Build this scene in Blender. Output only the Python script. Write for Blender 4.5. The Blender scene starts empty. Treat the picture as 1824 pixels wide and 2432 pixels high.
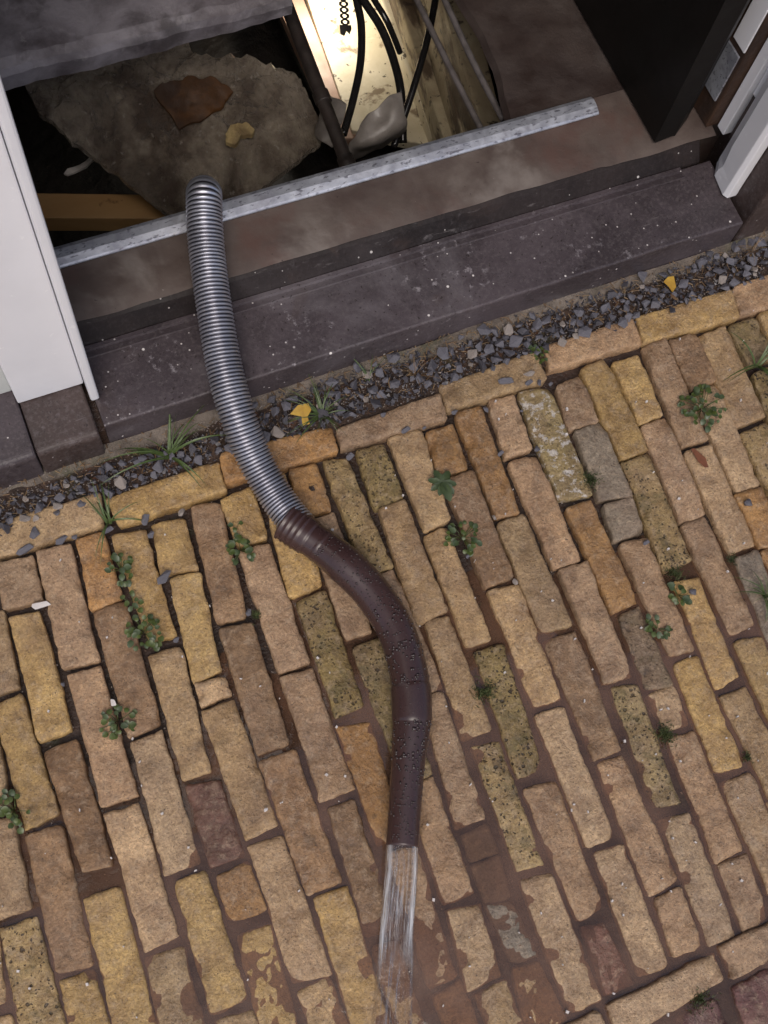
import bpy, bmesh, math, random
from mathutils import Vector, Matrix, noise, Quaternion

# ------------------------------------------------------------------ camera, sky, sun, exposure
S = bpy.context.scene
C = S.collection
cam_d = bpy.data.cameras.new('camera'); cam = bpy.data.objects.new('camera', cam_d); C.objects.link(cam)
cam_d.lens = 39.97; cam_d.sensor_width = 36.0; cam_d.clip_start = 0.02; cam_d.clip_end = 300
RC = [[0.9199554179386911, -0.37896802460834395, 0.1003257959335373], [-0.3264659505960986, -0.8822809961868199, -0.33911683365615763], [0.21702997974158733, 0.2792194120974436, -0.9353793389856995]]
cam.matrix_world = Matrix(((RC[0][0], -RC[1][0], -RC[2][0], 0), (RC[0][1], -RC[1][1], -RC[2][1], 0),
                           (RC[0][2], -RC[1][2], -RC[2][2], 1.7774), (0, 0, 0, 1)))
S.camera = cam
W = bpy.data.worlds.new('World'); S.world = W; W.use_nodes = True
wn = W.node_tree.nodes; bgd = wn['Background']; bgd.inputs[1].default_value = 0.12
sky = wn.new('ShaderNodeTexSky'); sky.sky_type = 'NISHITA'; sky.sun_disc = False
SUN_EL, SUN_AZ = math.radians(56), math.radians(205)
sky.sun_elevation = SUN_EL; sky.sun_rotation = SUN_AZ; sky.dust_density = 4.0; sky.air_density = 1.0; sky.ozone_density = 1.0
W.node_tree.links.new(sky.outputs[0], bgd.inputs[0])
sd = bpy.data.lights.new('sun', 'SUN'); sd.energy = 1.0; sd.angle = math.radians(40); sd.color = (1, .95, .88)
sun = bpy.data.objects.new('sun', sd); C.objects.link(sun)
sv = Vector((math.sin(SUN_AZ) * math.cos(SUN_EL), math.cos(SUN_AZ) * math.cos(SUN_EL), math.sin(SUN_EL)))
sun.rotation_euler = sv.to_track_quat('Z', 'Y').to_euler(); sun.location = sv * 20
vs = S.view_settings; vs.view_transform = 'Standard'; vs.look = 'None'; vs.exposure = 0.16; vs.gamma = 1; vs.use_curve_mapping = False

random.seed(7); RR = random.Random(11)

# ------------------------------------------------------------------ material helpers
def newmat(name):
    m = bpy.data.materials.new(name); m.use_nodes = True
    nt = m.node_tree; return m, nt, nt.nodes['Principled BSDF']
def nd(nt, typ, **kw):
    n = nt.nodes.new(typ)
    for k, v in kw.items():
        if k.startswith('i_'):
            key = k[2:]; n.inputs[int(key) if key.isdigit() else key.replace('_', ' ')].default_value = v
        else: setattr(n, k, v)
    return n
def lk(nt, a, b): nt.links.new(a, b)
def obco(nt, rnd=True):
    tc = nd(nt, 'ShaderNodeTexCoord')
    if not rnd: return tc.outputs['Object']
    oi = nd(nt, 'ShaderNodeObjectInfo'); ml = nd(nt, 'ShaderNodeMath', operation='MULTIPLY', i_1=37.0); lk(nt, oi.outputs['Random'], ml.inputs[0])
    ad = nd(nt, 'ShaderNodeVectorMath', operation='ADD'); lk(nt, tc.outputs['Object'], ad.inputs[0]); lk(nt, ml.outputs[0], ad.inputs[1])
    return ad.outputs[0]
def nz(nt, co, scale, detail=6, rough=.6, dist=0, stretch=None):
    if stretch:
        mp = nd(nt, 'ShaderNodeMapping'); mp.inputs['Scale'].default_value = stretch; lk(nt, co, mp.inputs[0]); co = mp.outputs[0]
    n = nd(nt, 'ShaderNodeTexNoise', i_Scale=scale, i_Detail=detail, i_Roughness=rough, i_Distortion=dist); lk(nt, co, n.inputs['Vector'])
    return n.outputs[0]
def ss(nt, v, a, b, lo=0., hi=1.):
    r = nd(nt, 'ShaderNodeMapRange', interpolation_type='SMOOTHSTEP'); lk(nt, v, r.inputs['Value'])
    r.inputs['From Min'].default_value = a; r.inputs['From Max'].default_value = b; r.inputs['To Min'].default_value = lo; r.inputs['To Max'].default_value = hi
    return r.outputs[0]
def mt(nt, op, a, b):
    n = nd(nt, 'ShaderNodeMath', operation=op)
    for i, v in enumerate((a, b)):
        if isinstance(v, (int, float)): n.inputs[i].default_value = v
        else: lk(nt, v, n.inputs[i])
    return n.outputs[0]
def mx(nt, f, a, b, mode='MIX'):
    n = nd(nt, 'ShaderNodeMix', data_type='RGBA', blend_type=mode)
    if isinstance(f, (int, float)): n.inputs[0].default_value = f
    else: lk(nt, f, n.inputs[0])
    for i, v in ((6, a), (7, b)):
        if isinstance(v, tuple): n.inputs[i].default_value = (*v[:3], 1)
        else: lk(nt, v, n.inputs[i])
    return n.outputs[2]
def bump(nt, p, h, strength=.4, dist=.004):
    b = nd(nt, 'ShaderNodeBump', i_Strength=strength, i_Distance=dist); lk(nt, h, b.inputs['Height']); lk(nt, b.outputs[0], p.inputs['Normal'])
def surf(name, base, var=None, scale=12, rough=.5, rvar=.12, bmp=.3, bscale=90, bdist=.002, metal=0., layers=(), spec=.5, stretch=None, rnd=True, coat=0):
    """base colour broken up by noise; layers = (colour, noise scale, lo, hi, amount, stretch) stains that belong to the surface"""
    m, nt, p = newmat(name); co = obco(nt, rnd)
    v = var or tuple(c * .62 for c in base)
    n1 = nz(nt, co, scale, 8, .62, .3, stretch)
    col = mx(nt, ss(nt, n1, .3, .7), v, base)
    for (lc, ls, lo, hi, am, st) in layers:
        f = mt(nt, 'MULTIPLY', ss(nt, nz(nt, co, ls, 5, .6, .2, st), lo, hi), am); col = mx(nt, f, col, lc)
    lk(nt, col, p.inputs['Base Color'])
    lk(nt, ss(nt, nz(nt, co, scale * 2.3, 4), .3, .7, max(.03, rough - rvar), rough + rvar), p.inputs['Roughness'])
    p.inputs['Metallic'].default_value = metal; p.inputs['Specular IOR Level'].default_value = spec; p.inputs['Coat Weight'].default_value = coat
    if bmp: bump(nt, p, mt(nt, 'ADD', nz(nt, co, bscale, 6, .65), mt(nt, 'MULTIPLY', n1, .8)), bmp, bdist)
    return m

def brick_material():
    m, nt, p = newmat('fired_clay'); co = obco(nt); oi = nd(nt, 'ShaderNodeObjectInfo')
    def at(n): a = nd(nt, 'ShaderNodeAttribute', attribute_type='OBJECT', attribute_name=n); return a.outputs['Fac']
    n1 = nz(nt, co, 22, 10, .66, .4); n2 = nz(nt, co, 8, 4, .5, .8); n3 = nz(nt, co, 75, 8, .7); n4 = nz(nt, co, 190, 5, .65)
    col = mx(nt, ss(nt, n1, .28, .72), mx(nt, 1., oi.outputs['Color'], (.60, .55, .52), 'MULTIPLY'), mx(nt, 1., oi.outputs['Color'], (1.25, 1.25, 1.22), 'MULTIPLY'))
    col = mx(nt, ss(nt, n2, .42, .7, 0, .6), col, mx(nt, .55, col, (.34, .225, .15)))
    col = mx(nt, ss(nt, nz(nt, co, 14, 5, .6, .5), .54, .74, 0, .35), col, mx(nt, .6, col, (.22, .175, .13)))
    col = mx(nt, ss(nt, n3, .47, .7, 0, .65), col, mx(nt, .75, col, (.5, .38, .26)))
    col = mx(nt, ss(nt, n4, .32, .62, .5, 0), col, mx(nt, 1., col, (.45, .40, .36), 'MULTIPLY')); col = mx(nt, ss(nt, nz(nt, co, 240, 3, .6), .54, .68, 0, .35), col, mx(nt, 1., col, (1.7, 1.7, 1.65), 'MULTIPLY'))
    # dark pits, soot and lichen that belong to single bricks
    wob = nd(nt, 'ShaderNodeTexNoise', i_Scale=120.0, i_Detail=3.0); lk(nt, co, wob.inputs['Vector'])
    wv = nd(nt, 'ShaderNodeVectorMath', operation='MULTIPLY_ADD'); lk(nt, wob.outputs['Color'], wv.inputs[0]); wv.inputs[1].default_value = (.008, .008, .008); lk(nt, co, wv.inputs[2])
    pits = None
    for sc_, th_, rn_ in ((85.0, .30, .62), (190.0, .36, .55)):
        vo = nd(nt, 'ShaderNodeTexVoronoi', i_Scale=sc_); lk(nt, wv.outputs[0], vo.inputs['Vector']); sc3 = nd(nt, 'ShaderNodeSeparateColor'); lk(nt, vo.outputs['Color'], sc3.inputs[0])
        t = mt(nt, 'MULTIPLY', ss(nt, vo.outputs['Distance'], th_, th_ - .12), ss(nt, mt(nt, 'ADD', sc3.outputs[0], mt(nt, 'MULTIPLY', mt(nt, 'SUBTRACT', nz(nt, co, 19, 3), .5), 2.4)), rn_ + .06, rn_ + .10)); pits = t if pits is None else mt(nt, 'MAXIMUM', pits, t)
    pm = mt(nt, 'MULTIPLY', pits, at('pits'))
    col = mx(nt, mt(nt, 'MULTIPLY', pm, .85), col, (.03, .022, .018))
    mg = mt(nt, 'MULTIPLY', ss(nt, nz(nt, co, 28, 7, .7, .3), .5, .62), mt(nt, 'MULTIPLY', at('pits'), .5)); col = mx(nt, mg, col, (.085, .075, .026))
    pm2 = mt(nt, 'MULTIPLY', ss(nt, nz(nt, co, 34, 6, .68, .4), .54, .66), at('soot'))
    col = mx(nt, pm2, col, (.045, .033, .026))
    pw = mt(nt, 'MULTIPLY', ss(nt, nz(nt, co, 60, 6, .7), .52, .6), at('lime'))
    col = mx(nt, pw, col, (.62, .58, .55))
    col = mx(nt, ss(nt, nz(nt, co, 260, 4, .7), .38, .62, .28, 0), col, (.1, .065, .045)); tiny = ss(nt, nz(nt, co, 330, 2, .5), .66, .70, 0, .8); col = mx(nt, tiny, col, (.05, .035, .03))
    lk(nt, col, p.inputs['Base Color'])
    # wet where the water runs
    geo = nd(nt, 'ShaderNodeNewGeometry'); sx = nd(nt, 'ShaderNodeSeparateXYZ'); lk(nt, geo.outputs['Position'], sx.inputs[0])
    wy = mt(nt, 'ADD', sx.outputs[1], mt(nt, 'MULTIPLY', n2, .25)); wet = ss(nt, wy, .5, .1)
    rg = mt(nt, 'SUBTRACT', ss(nt, n1, .3, .7, .42, .62), mt(nt, 'MULTIPLY', wet, .2)); lk(nt, rg, p.inputs['Roughness'])
    p.inputs['Specular IOR Level'].default_value = .45
    h = mt(nt, 'ADD', mt(nt, 'MULTIPLY', n1, 1.0), mt(nt, 'ADD', mt(nt, 'MULTIPLY', n3, .55), mt(nt, 'MULTIPLY', n4, .3)))
    h = mt(nt, 'SUBTRACT', h, mt(nt, 'MULTIPLY', pm, .5)); bump(nt, p, h, 1.0, .006)
    return m

def water_film():
    m, nt, p = newmat('muddy_water'); nt.nodes.remove(p); out = nt.nodes['Material Output']; co = obco(nt, False)
    tr = nd(nt, 'ShaderNodeBsdfTransparent'); tr.inputs[0].default_value = (.80, .68, .58, 1)
    df = nd(nt, 'ShaderNodeBsdfDiffuse'); df.inputs[0].default_value = (.27, .152, .10, 1)
    gl = nd(nt, 'ShaderNodeBsdfGlossy', i_Roughness=.05)
    m1 = nd(nt, 'ShaderNodeMixShader'); lk(nt, ss(nt, nz(nt, co, 7, 4), .3, .7, .12, .42), m1.inputs[0]); lk(nt, tr.outputs[0], m1.inputs[1]); lk(nt, df.outputs[0], m1.inputs[2])
    fr = nd(nt, 'ShaderNodeFresnel', i_IOR=1.33)
    b = nd(nt, 'ShaderNodeBump', i_Strength=.25, i_Distance=.003); lk(nt, nz(nt, co, 45, 4, .5, .6), b.inputs['Height'])
    lk(nt, b.outputs[0], gl.inputs['Normal']); lk(nt, b.outputs[0], fr.inputs['Normal'])
    m2 = nd(nt, 'ShaderNodeMixShader'); lk(nt, mt(nt, 'MULTIPLY', fr.outputs[0], 2.6), m2.inputs[0]); lk(nt, m1.outputs[0], m2.inputs[1]); lk(nt, gl.outputs[0], m2.inputs[2])
    lk(nt, m2.outputs[0], out.inputs[0]); return m

def jet_water():
    m, nt, p = newmat('running_water'); nt.nodes.remove(p); out = nt.nodes['Material Output']
    uv = nd(nt, 'ShaderNodeUVMap'); u = uv.outputs[0]
    sp = nd(nt, 'ShaderNodeSeparateXYZ'); lk(nt, u, sp.inputs[0])
    edge = ss(nt, mt(nt, 'ABSOLUTE', mt(nt, 'SUBTRACT', sp.outputs[0], .5), 0), .25, .47)
    st = nz(nt, u, 1, 5, .6, .25, (12, 2.2, 1)); st2 = nz(nt, u, 1, 4, .6, .2, (30, 4, 1))
    mid = ss(nt, sp.outputs[1], .12, .5, .12, .75)
    foam = mt(nt, 'ADD', mt(nt, 'MULTIPLY', ss(nt, st, .47, .68), mid), mt(nt, 'MULTIPLY', edge, ss(nt, st2, .28, .6, .25, .95)))
    fade = mt(nt, 'MULTIPLY', ss(nt, sp.outputs[1], .0, .1, .7, 1.), ss(nt, mt(nt, 'ADD', sp.outputs[1], mt(nt, 'MULTIPLY', mt(nt, 'SUBTRACT', st, .5), .5)), .78, .42, 0.0, 1.)); foam = mt(nt, 'MULTIPLY', foam, fade)
    foam = mt(nt, 'MINIMUM', foam, .9)
    tr = nd(nt, 'ShaderNodeBsdfTransparent'); tr.inputs[0].default_value = (.93, .9, .87, 1)
    df = nd(nt, 'ShaderNodeBsdfDiffuse'); df.inputs[0].default_value = (.62, .64, .68, 1)
    gl = nd(nt, 'ShaderNodeBsdfGlossy', i_Roughness=.08)
    b = nd(nt, 'ShaderNodeBump', i_Strength=.6, i_Distance=.004); lk(nt, mt(nt, 'ADD', st, st2), b.inputs['Height']); lk(nt, b.outputs[0], gl.inputs['Normal'])
    fr = nd(nt, 'ShaderNodeFresnel', i_IOR=1.33); lk(nt, b.outputs[0], fr.inputs['Normal'])
    m1 = nd(nt, 'ShaderNodeMixShader'); lk(nt, foam, m1.inputs[0]); lk(nt, tr.outputs[0], m1.inputs[1]); lk(nt, df.outputs[0], m1.inputs[2])
    m2 = nd(nt, 'ShaderNodeMixShader'); lk(nt, fr.outputs[0], m2.inputs[0]); lk(nt, m1.outputs[0], m2.inputs[1]); lk(nt, gl.outputs[0], m2.inputs[2])
    lk(nt, m2.outputs[0], out.inputs[0]); return m

def stone_mat(name, base, bloom=.55, spk=1.0, spec=.4, fine=.55):
    m, nt, p = newmat(name); p.inputs['Specular IOR Level'].default_value = spec; co = obco(nt, False)
    n1 = nz(nt, co, 7, 9, .65, .5); n2 = nz(nt, co, 60, 8, .7)
    col = mx(nt, ss(nt, n1, .3, .7), tuple(c * .66 for c in base), tuple(c * 1.25 for c in base))
    col = mx(nt, ss(nt, nz(nt, co, 3.2, 7, .66, .6), .5, .72, 0, bloom * .55), col, (.22, .2, .215))
    col = mx(nt, mt(nt, 'MULTIPLY', ss(nt, n2, .56, .7), ss(nt, nz(nt, co, 6, 3), .45, .62, 0, bloom)), col, (.36, .33, .35))
    col = mx(nt, ss(nt, nz(nt, co, 5, 6, .6, 1), .56, .68, 0, .5), col, (.055, .036, .03))
    col = mx(nt, ss(nt, nz(nt, co, 150, 5, .75), .45, .7, 0, fine), col, mx(nt, .6, col, (.16, .14, .14)))
    col = mx(nt, ss(nt, nz(nt, co, 2.0, 6, .7, .3, (9, 60, 9)), .62, .7, 0, .35), col, (.2, .18, .18))
    col = mx(nt, ss(nt, nz(nt, co, 170, 3, .6), .62, .68, 0, .8), col, (.02, .014, .013))
    v = nd(nt, 'ShaderNodeTexVoronoi', i_Scale=38.0, i_Randomness=1.0); lk(nt, co, v.inputs['Vector'])
    sepc = nd(nt, 'ShaderNodeSeparateColor'); lk(nt, v.outputs['Color'], sepc.inputs[0])
    drop = mt(nt, 'MULTIPLY', ss(nt, v.outputs['Distance'], .105, .075), ss(nt, sepc.outputs[0], .84, .85, 0, spk))
    v2 = nd(nt, 'ShaderNodeTexVoronoi', i_Scale=110.0, i_Randomness=1.0); lk(nt, co, v2.inputs['Vector'])
    sep2 = nd(nt, 'ShaderNodeSeparateColor'); lk(nt, v2.outputs['Color'], sep2.inputs[0])
    drop2 = mt(nt, 'MULTIPLY', ss(nt, v2.outputs['Distance'], .2, .13), ss(nt, sep2.outputs[0], .93, .94, 0, .75 * spk))
    col = mx(nt, mt(nt, 'MAXIMUM', drop, drop2), col, (.66, .62, .6))
    lk(nt, col, p.inputs['Base Color'])
    lk(nt, ss(nt, n1, .3, .7, .36, .6), p.inputs['Roughness'])
    bump(nt, p, mt(nt, 'ADD', mt(nt, 'MULTIPLY', n2, .6), mt(nt, 'ADD', n1, mt(nt, 'MULTIPLY', nz(nt, co, 260, 3), .25))), .35, .003); return m

M = {}
M['brick'] = brick_material()
M['mud'] = surf('joint_mud', (.044, .022, .014), (.018, .010, .007), 30, .35, .15, .8, 140, .004, rnd=False, layers=(((.03, .04, .012), 9, .6, .7, .5, None), ((.2, .15, .11), 260, .66, .7, .6, None)))
M['soil'] = surf('wet_soil', (.085, .05, .034), (.03, .019, .014), 40, .6, .15, 1.0, 170, .006, rnd=False, layers=(((.15, .06, .03), 28, .58, .68, .7, None), ((.34, .28, .23), 190, .64, .68, .8, None), ((.05, .06, .02), 9, .6, .7, .5, None)))
M['mortar'] = surf('mortar', (.2, .165, .135), (.09, .07, .055), 26, .75, .1, .9, 150, .005, rnd=False, layers=(((.06, .06, .03), 12, .52, .68, .7, None),))
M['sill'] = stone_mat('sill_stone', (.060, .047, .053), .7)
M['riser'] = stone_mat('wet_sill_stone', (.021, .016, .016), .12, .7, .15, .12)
M['plinth'] = stone_mat('plinth_stone', (.054, .037, .034), .22, .55)
M['concrete'] = surf('stained_screed', (.118, .092, .080), (.066, .046, .040), 9, .55, .12, .35, 120, .002, rnd=False, layers=(((.1, .055, .045), 6, .5, .68, .75, None), ((.235, .205, .185), 5, .56, .72, .7, None), ((.03, .02, .018), 90, .69, .72, .8, None), ((.35, .32, .3), 150, .72, .74, .6, None)))
M['floor2'] = surf('dark_stained_floor', (.06, .045, .04), (.03, .02, .018), 8, .5, .12, .5, 100, .003, rnd=False, layers=(((.09, .076, .07), 5, .56, .72, .6, None), ((.025, .015, .012), 7, .52, .68, .8, None)))
M['greyconc'] = surf('old_concrete', (.30, .272, .29), (.12, .102, .11), 11, .5, .15, .5, 90, .004, rnd=False, layers=(((.06, .05, .05), 9, .52, .66, .7, None), ((.3, .28, .28), 40, .62, .7, .6, None)))
M['zinc'] = surf('galvanised_steel', (.52, .54, .60), (.30, .31, .36), 26, .42, .12, .25, 150, .001, metal=.55, rnd=False, layers=(((.07, .065, .085), 130, .57, .64, .7, (.6, 1.4, 1)), ((.2, .19, .23), 34, .55, .7, .45, None), ((.16, .08, .045), 22, .62, .7, .5, None)))
M['white'] = surf('white_gloss_paint', (.76, .76, .80), (.70, .70, .74), 5, .34, .06, .12, 45, .0015, rnd=False, layers=(((.85, .85, .87), 60, .66, .7, .6, None), ((.45, .42, .38), 14, .7, .78, .5, None)))
M['greypaint'] = surf('pale_grey_paint', (.56, .58, .57), (.5, .52, .51), 5, .4, .08, .1, 60, .001, rnd=False)
M['black'] = surf('black_door_paint', (.008, .0066, .006), (.005, .0044, .004), 4, .5, .1, .15, 40, .001, spec=.2, rnd=False, layers=(((.12, .1, .09), 3, .735, .75, .7, (26, 26, 1.6)),))
M['rustwood'] = surf('bare_brown_wood', (.055, .026, .013), (.02, .010, .007), 30, .65, .1, .5, 90, .003, rnd=False, stretch=(1, 1, .2))
M['pine'] = surf('pine_batten', (.44, .27, .12), (.34, .19, .075), 8, .55, .08, .2, 90, .001, stretch=(.15, 1, 1), layers=(((.14, .07, .03), 16, .66, .72, .7, None),))
M['slab'] = surf('wet_dirty_sheet', (.34, .285, .22), (.085, .062, .046), 10, .15, .1, 1.0, 75, .02, rnd=False, layers=(((.06, .038, .026), 4.2, .54, .66, .85, None), ((.42, .38, .33), 60, .6, .7, .45, None), ((.02, .015, .012), 120, .68, .72, .8, None)))
sn = M['slab'].node_tree; sb = sn.nodes['Principled BSDF']; sb.inputs['Coat Weight'].default_value = 1.0; sb.inputs['Coat Roughness'].default_value = .12; sb.inputs['Coat IOR'].default_value = 1.6
lk(sn, sb.inputs['Normal'].links[0].from_socket, sb.inputs['Coat Normal'])
M['rust'] = surf('rust_brown', (.085, .036, .011), (.028, .013, .006), 18, .6, .12, .6, 70, .003, spec=.2)
M['foam'] = surf('yellow_foam', (.36, .27, .12), (.16, .11, .05), 30, .75, .1, .9, 90, .005)
M['pitsoil'] = surf('pit_soil', (.020, .015, .012), (.009, .007, .006), 6, .6, .15, .8, 40, .01, rnd=False)
M['cream'] = surf('peeling_cream_paint', (.62, .55, .41), (.48, .41, .28), 8, .55, .1, .5, 80, .003, rnd=False, layers=(((.16, .105, .06), 13, .58, .66, .85, None), ((.05, .032, .022), 45, .62, .66, .9, None), ((.68, .62, .46), 20, .62, .72, .6, None)))
M['dimworncream'] = surf('dimmed_worn_cream_paint', (.46, .39, .26), (.28, .22, .14), 9, .6, .1, .6, 80, .004, rnd=False, layers=(((.10, .066, .042), 11, .5, .58, .95, (1, .35, 1)), ((.045, .03, .022), 38, .58, .66, .9, None)))  # lamp falloff painted in as a darker cream; the peeling is the timber's own
M['pinkwood'] = surf('raw_pink_timber', (.34, .22, .16), (.22, .13, .09), 8, .6, .1, .3, 80, .002, rnd=False, stretch=(1, .15, 1))
M['cable'] = surf('black_cable_sheath', (.016, .015, .015), None, 20, .14, .05, .1, 60, .0005)
M['conduit'] = surf('dusty_conduit', (.12, .105, .105), (.07, .06, .058), 40, .6, .1, .4, 140, .001)
M['ironpipe'] = surf('dark_iron_pipe', (.035, .027, .024), (.014, .011, .010), 25, .42, .12, .5, 110, .002, layers=(((.12, .06, .03), 18, .6, .68, .6, None),))
M['strap'] = surf('perforated_strap', (.09, .085, .085), (.05, .045, .045), 30, .45, .1, .2, 90, .001, metal=.6)
M['flap'] = surf('grey_plastic_flap', (.20, .18, .165), (.12, .105, .095), 16, .4, .12, .5, 50, .004, rnd=False)
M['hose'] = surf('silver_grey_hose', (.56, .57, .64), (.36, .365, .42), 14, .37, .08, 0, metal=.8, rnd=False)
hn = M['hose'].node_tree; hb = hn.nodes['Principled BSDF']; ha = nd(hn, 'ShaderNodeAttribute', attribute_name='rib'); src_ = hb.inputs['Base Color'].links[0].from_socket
lk(hn, mx(hn, ss(hn, ha.outputs['Fac'], .06, .42), (.05, .045, .055), src_), hb.inputs['Base Color'])   # colour darkens in the grooves between the silver ribs
M['pvc'] = surf('brown_pvc', (.050, .026, .025), (.040, .021, .021), 9, .27, .05, .12, 240, .0004, rnd=False, spec=.6)
M['drop'] = surf('water_bead', (.035, .019, .019), None, 9, .06, .02, 0, spec=.8)
M['slate'] = surf('slate_chip', (.158, .152, .178), (.075, .072, .085), 60, .42, .12, .5, 160, .002)
M['darkslate'] = surf('dark_slate_chip', (.085, .08, .095), (.045, .042, .05), 60, .4, .12, .5, 160, .002)
M['palestone'] = surf('pale_chip', (.36, .31, .28), (.22, .19, .17), 60, .6, .1, .6, 160, .002)
M['whitechip'] = surf('white_chip', (.66, .62, .6), (.5, .46, .44), 60, .6, .1, .3, 160, .001)
M['darkstone'] = surf('dark_pebble', (.05, .042, .046), (.03, .025, .027), 60, .3, .1, .5, 160, .002)
M['leaf'] = surf('weed_leaf', (.085, .115, .026), (.04, .06, .016), 40, .42, .1, .25, 120, .001)
M['leafblue'] = surf('bluish_weed_leaf', (.066, .095, .04), (.036, .055, .024), 40, .42, .1, .25, 120, .001)
M['grass'] = surf('grass_blade', (.085, .125, .036), (.05, .08, .022), 30, .42, .1, 0)
M['straw'] = surf('dry_straw', (.24, .16, .08), (.13, .07, .035), 30, .6, .1, 0)
M['moss'] = surf('moss_green', (.055, .07, .018), (.03, .038, .011), 60, .7, .1, 0)
M['yleaf'] = surf('yellow_leaf', (.52, .33, .05), (.36, .2, .03), 40, .45, .1, .4, 60, .002)
M['rleaf'] = surf('reddish_leaf', (.22, .085, .045), (.15, .055, .03), 60, .45, .1, .3, 80, .002)
M['wall'] = surf('house_brickwork', (.2, .1, .07), (.11, .055, .04), 12, .7, .1, .5, 60, .004, rnd=False)
M['plaster'] = surf('dim_plaster', (.2, .18, .16), (.12, .1, .09), 4, .8, .1, .3, 50, .003, rnd=False)
M['street'] = surf('street_paving', (.26, .18, .12), (.15, .1, .07), 6, .5, .12, .5, 60, .004, rnd=False)
M['film'] = water_film(); M['jet'] = jet_water()
gm, gnt, gp = newmat('lit_lamp_lens'); gp.inputs['Base Color'].default_value = (1, .9, .7, 1); gp.inputs['Emission Color'].default_value = (1, .88, .66, 1); gp.inputs['Emission Strength'].default_value = 18; M['glow'] = gm
M['lampbody'] = surf('lamp_housing', (.05, .05, .05), None, 20, .4, .1, 0)

# ------------------------------------------------------------------ object helpers
def link(name, verts, faces, mat, parent=None, smooth=False, loc=(0, 0, 0), uvs=None):
    me = bpy.data.meshes.new(name); me.from_pydata([tuple(v) for v in verts], [], faces); me.update()
    if smooth: me.polygons.foreach_set('use_smooth', [True] * len(me.polygons))
    if uvs:
        l = me.uv_layers.new(name='UVMap')
        for lp in me.loops: l.data[lp.index].uv = uvs[lp.vertex_index]
    me.materials.append(mat)
    o = bpy.data.objects.new(name, me); C.objects.link(o); o.location = loc
    if parent: o.parent = parent
    return o
def tag(o, label=None, cat=None, group=None, kind=None):
    if label: o['label'] = label
    if cat: o['category'] = cat
    if group: o['group'] = group
    if kind: o['kind'] = kind
    return o
def empty(name, loc=(0, 0, 0)):
    o = bpy.data.objects.new(name, None); C.objects.link(o); o.location = loc; o.empty_display_size = .05; return o
class MB:
    def __init__(s): s.v = []; s.f = []; s.uv = []
    def add(s, v, f):
        k = len(s.v); s.v += [tuple(p) for p in v]; s.f += [tuple(i + k for i in q) for q in f]
def bevel_obj(o, w=.003, seg=2):
    b = o.modifiers.new('edge', 'BEVEL'); b.width = w; b.segments = seg; b.limit_method = 'ANGLE'; b.angle_limit = .6; return o
def boxv(x0, x1, y0, y1, z0, z1):
    v = [(x, y, z) for z in (z0, z1) for y in (y0, y1) for x in (x0, x1)]
    return v, [(0, 2, 3, 1), (4, 5, 7, 6), (0, 1, 5, 4), (2, 6, 7, 3), (0, 4, 6, 2), (1, 3, 7, 5)]
def box(name, x0, x1, y0, y1, z0, z1, mat, parent=None, bev=.003, cut=0):
    v, f = boxv(x0, x1, y0, y1, z0, z1); o = link(name, v, f, mat, parent)
    if bev: bevel_obj(o, bev)
    return o
def prism(name, prof, x0, x1, mat, parent=None, bev=.003, nx=1, wob=0., x0s=None):
    """profile of (y, z) points run along X; wob roughens the edges a little"""
    n = len(prof); v = []; f = []
    for i in range(nx + 1):
        x = x0 + (x1 - x0) * i / nx
        for (y, z) in prof:
            d = noise.noise_vector(Vector((x * 9, y * 17, z * 17))) * wob if wob else Vector((0, 0, 0))
            v.append((x, y + d.y, z + d.z))
    for i in range(nx):
        for j in range(n): a = i * n + j; b = i * n + (j + 1) % n; f.append((a, b, b + n, a + n))
    f.append(tuple(range(n - 1, -1, -1))); f.append(tuple(nx * n + j for j in range(n)))
    o = link(name, v, f, mat, parent)
    bm = bmesh.new(); bm.from_mesh(o.data); bmesh.ops.recalc_face_normals(bm, faces=bm.faces); bm.to_mesh(o.data); bm.free()
    if bev: bevel_obj(o, bev)
    return o
def crom(pts, n):
    """Catmull-Rom through points (vectors of any length), n samples per span"""
    P = [pts[0]] + list(pts) + [pts[-1]]; out = []
    for i in range(1, len(P) - 2):
        for k in range(n):
            t = k / n; a, b, c, d = P[i - 1], P[i], P[i + 1], P[i + 2]
            out.append(tuple(.5 * (2 * b[j] + (c[j] - a[j]) * t + (2 * a[j] - 5 * b[j] + 4 * c[j] - d[j]) * t * t + (3 * b[j] - a[j] - 3 * c[j] + d[j]) * t ** 3) for j in range(len(b))))
    out.append(tuple(pts[-1])); return out
def even(pts, step):
    """resample a dense polyline at even arc length"""
    out = [pts[0]]; acc = 0.
    for a, b in zip(pts, pts[1:]):
        L = (Vector(b[:3]) - Vector(a[:3])).length; pos = step - acc
        while pos <= L and L > 0:
            t = pos / L; out.append(tuple(a[j] + (b[j] - a[j]) * t for j in range(len(a)))); pos += step
        acc = (acc + L) % step if L > 0 else acc
    return out
def frames(P):
    T = [(P[min(i + 1, len(P) - 1)] - P[max(i - 1, 0)]).normalized() for i in range(len(P))]
    up = Vector((0, 0, 1)) if abs(T[0].z) < .9 else Vector((0, 1, 0)); N = [(up - T[0] * up.dot(T[0])).normalized()]
    for i in range(1, len(P)): N.append((N[-1] - T[i] * N[-1].dot(T[i])).normalized())
    return T, N
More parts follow.
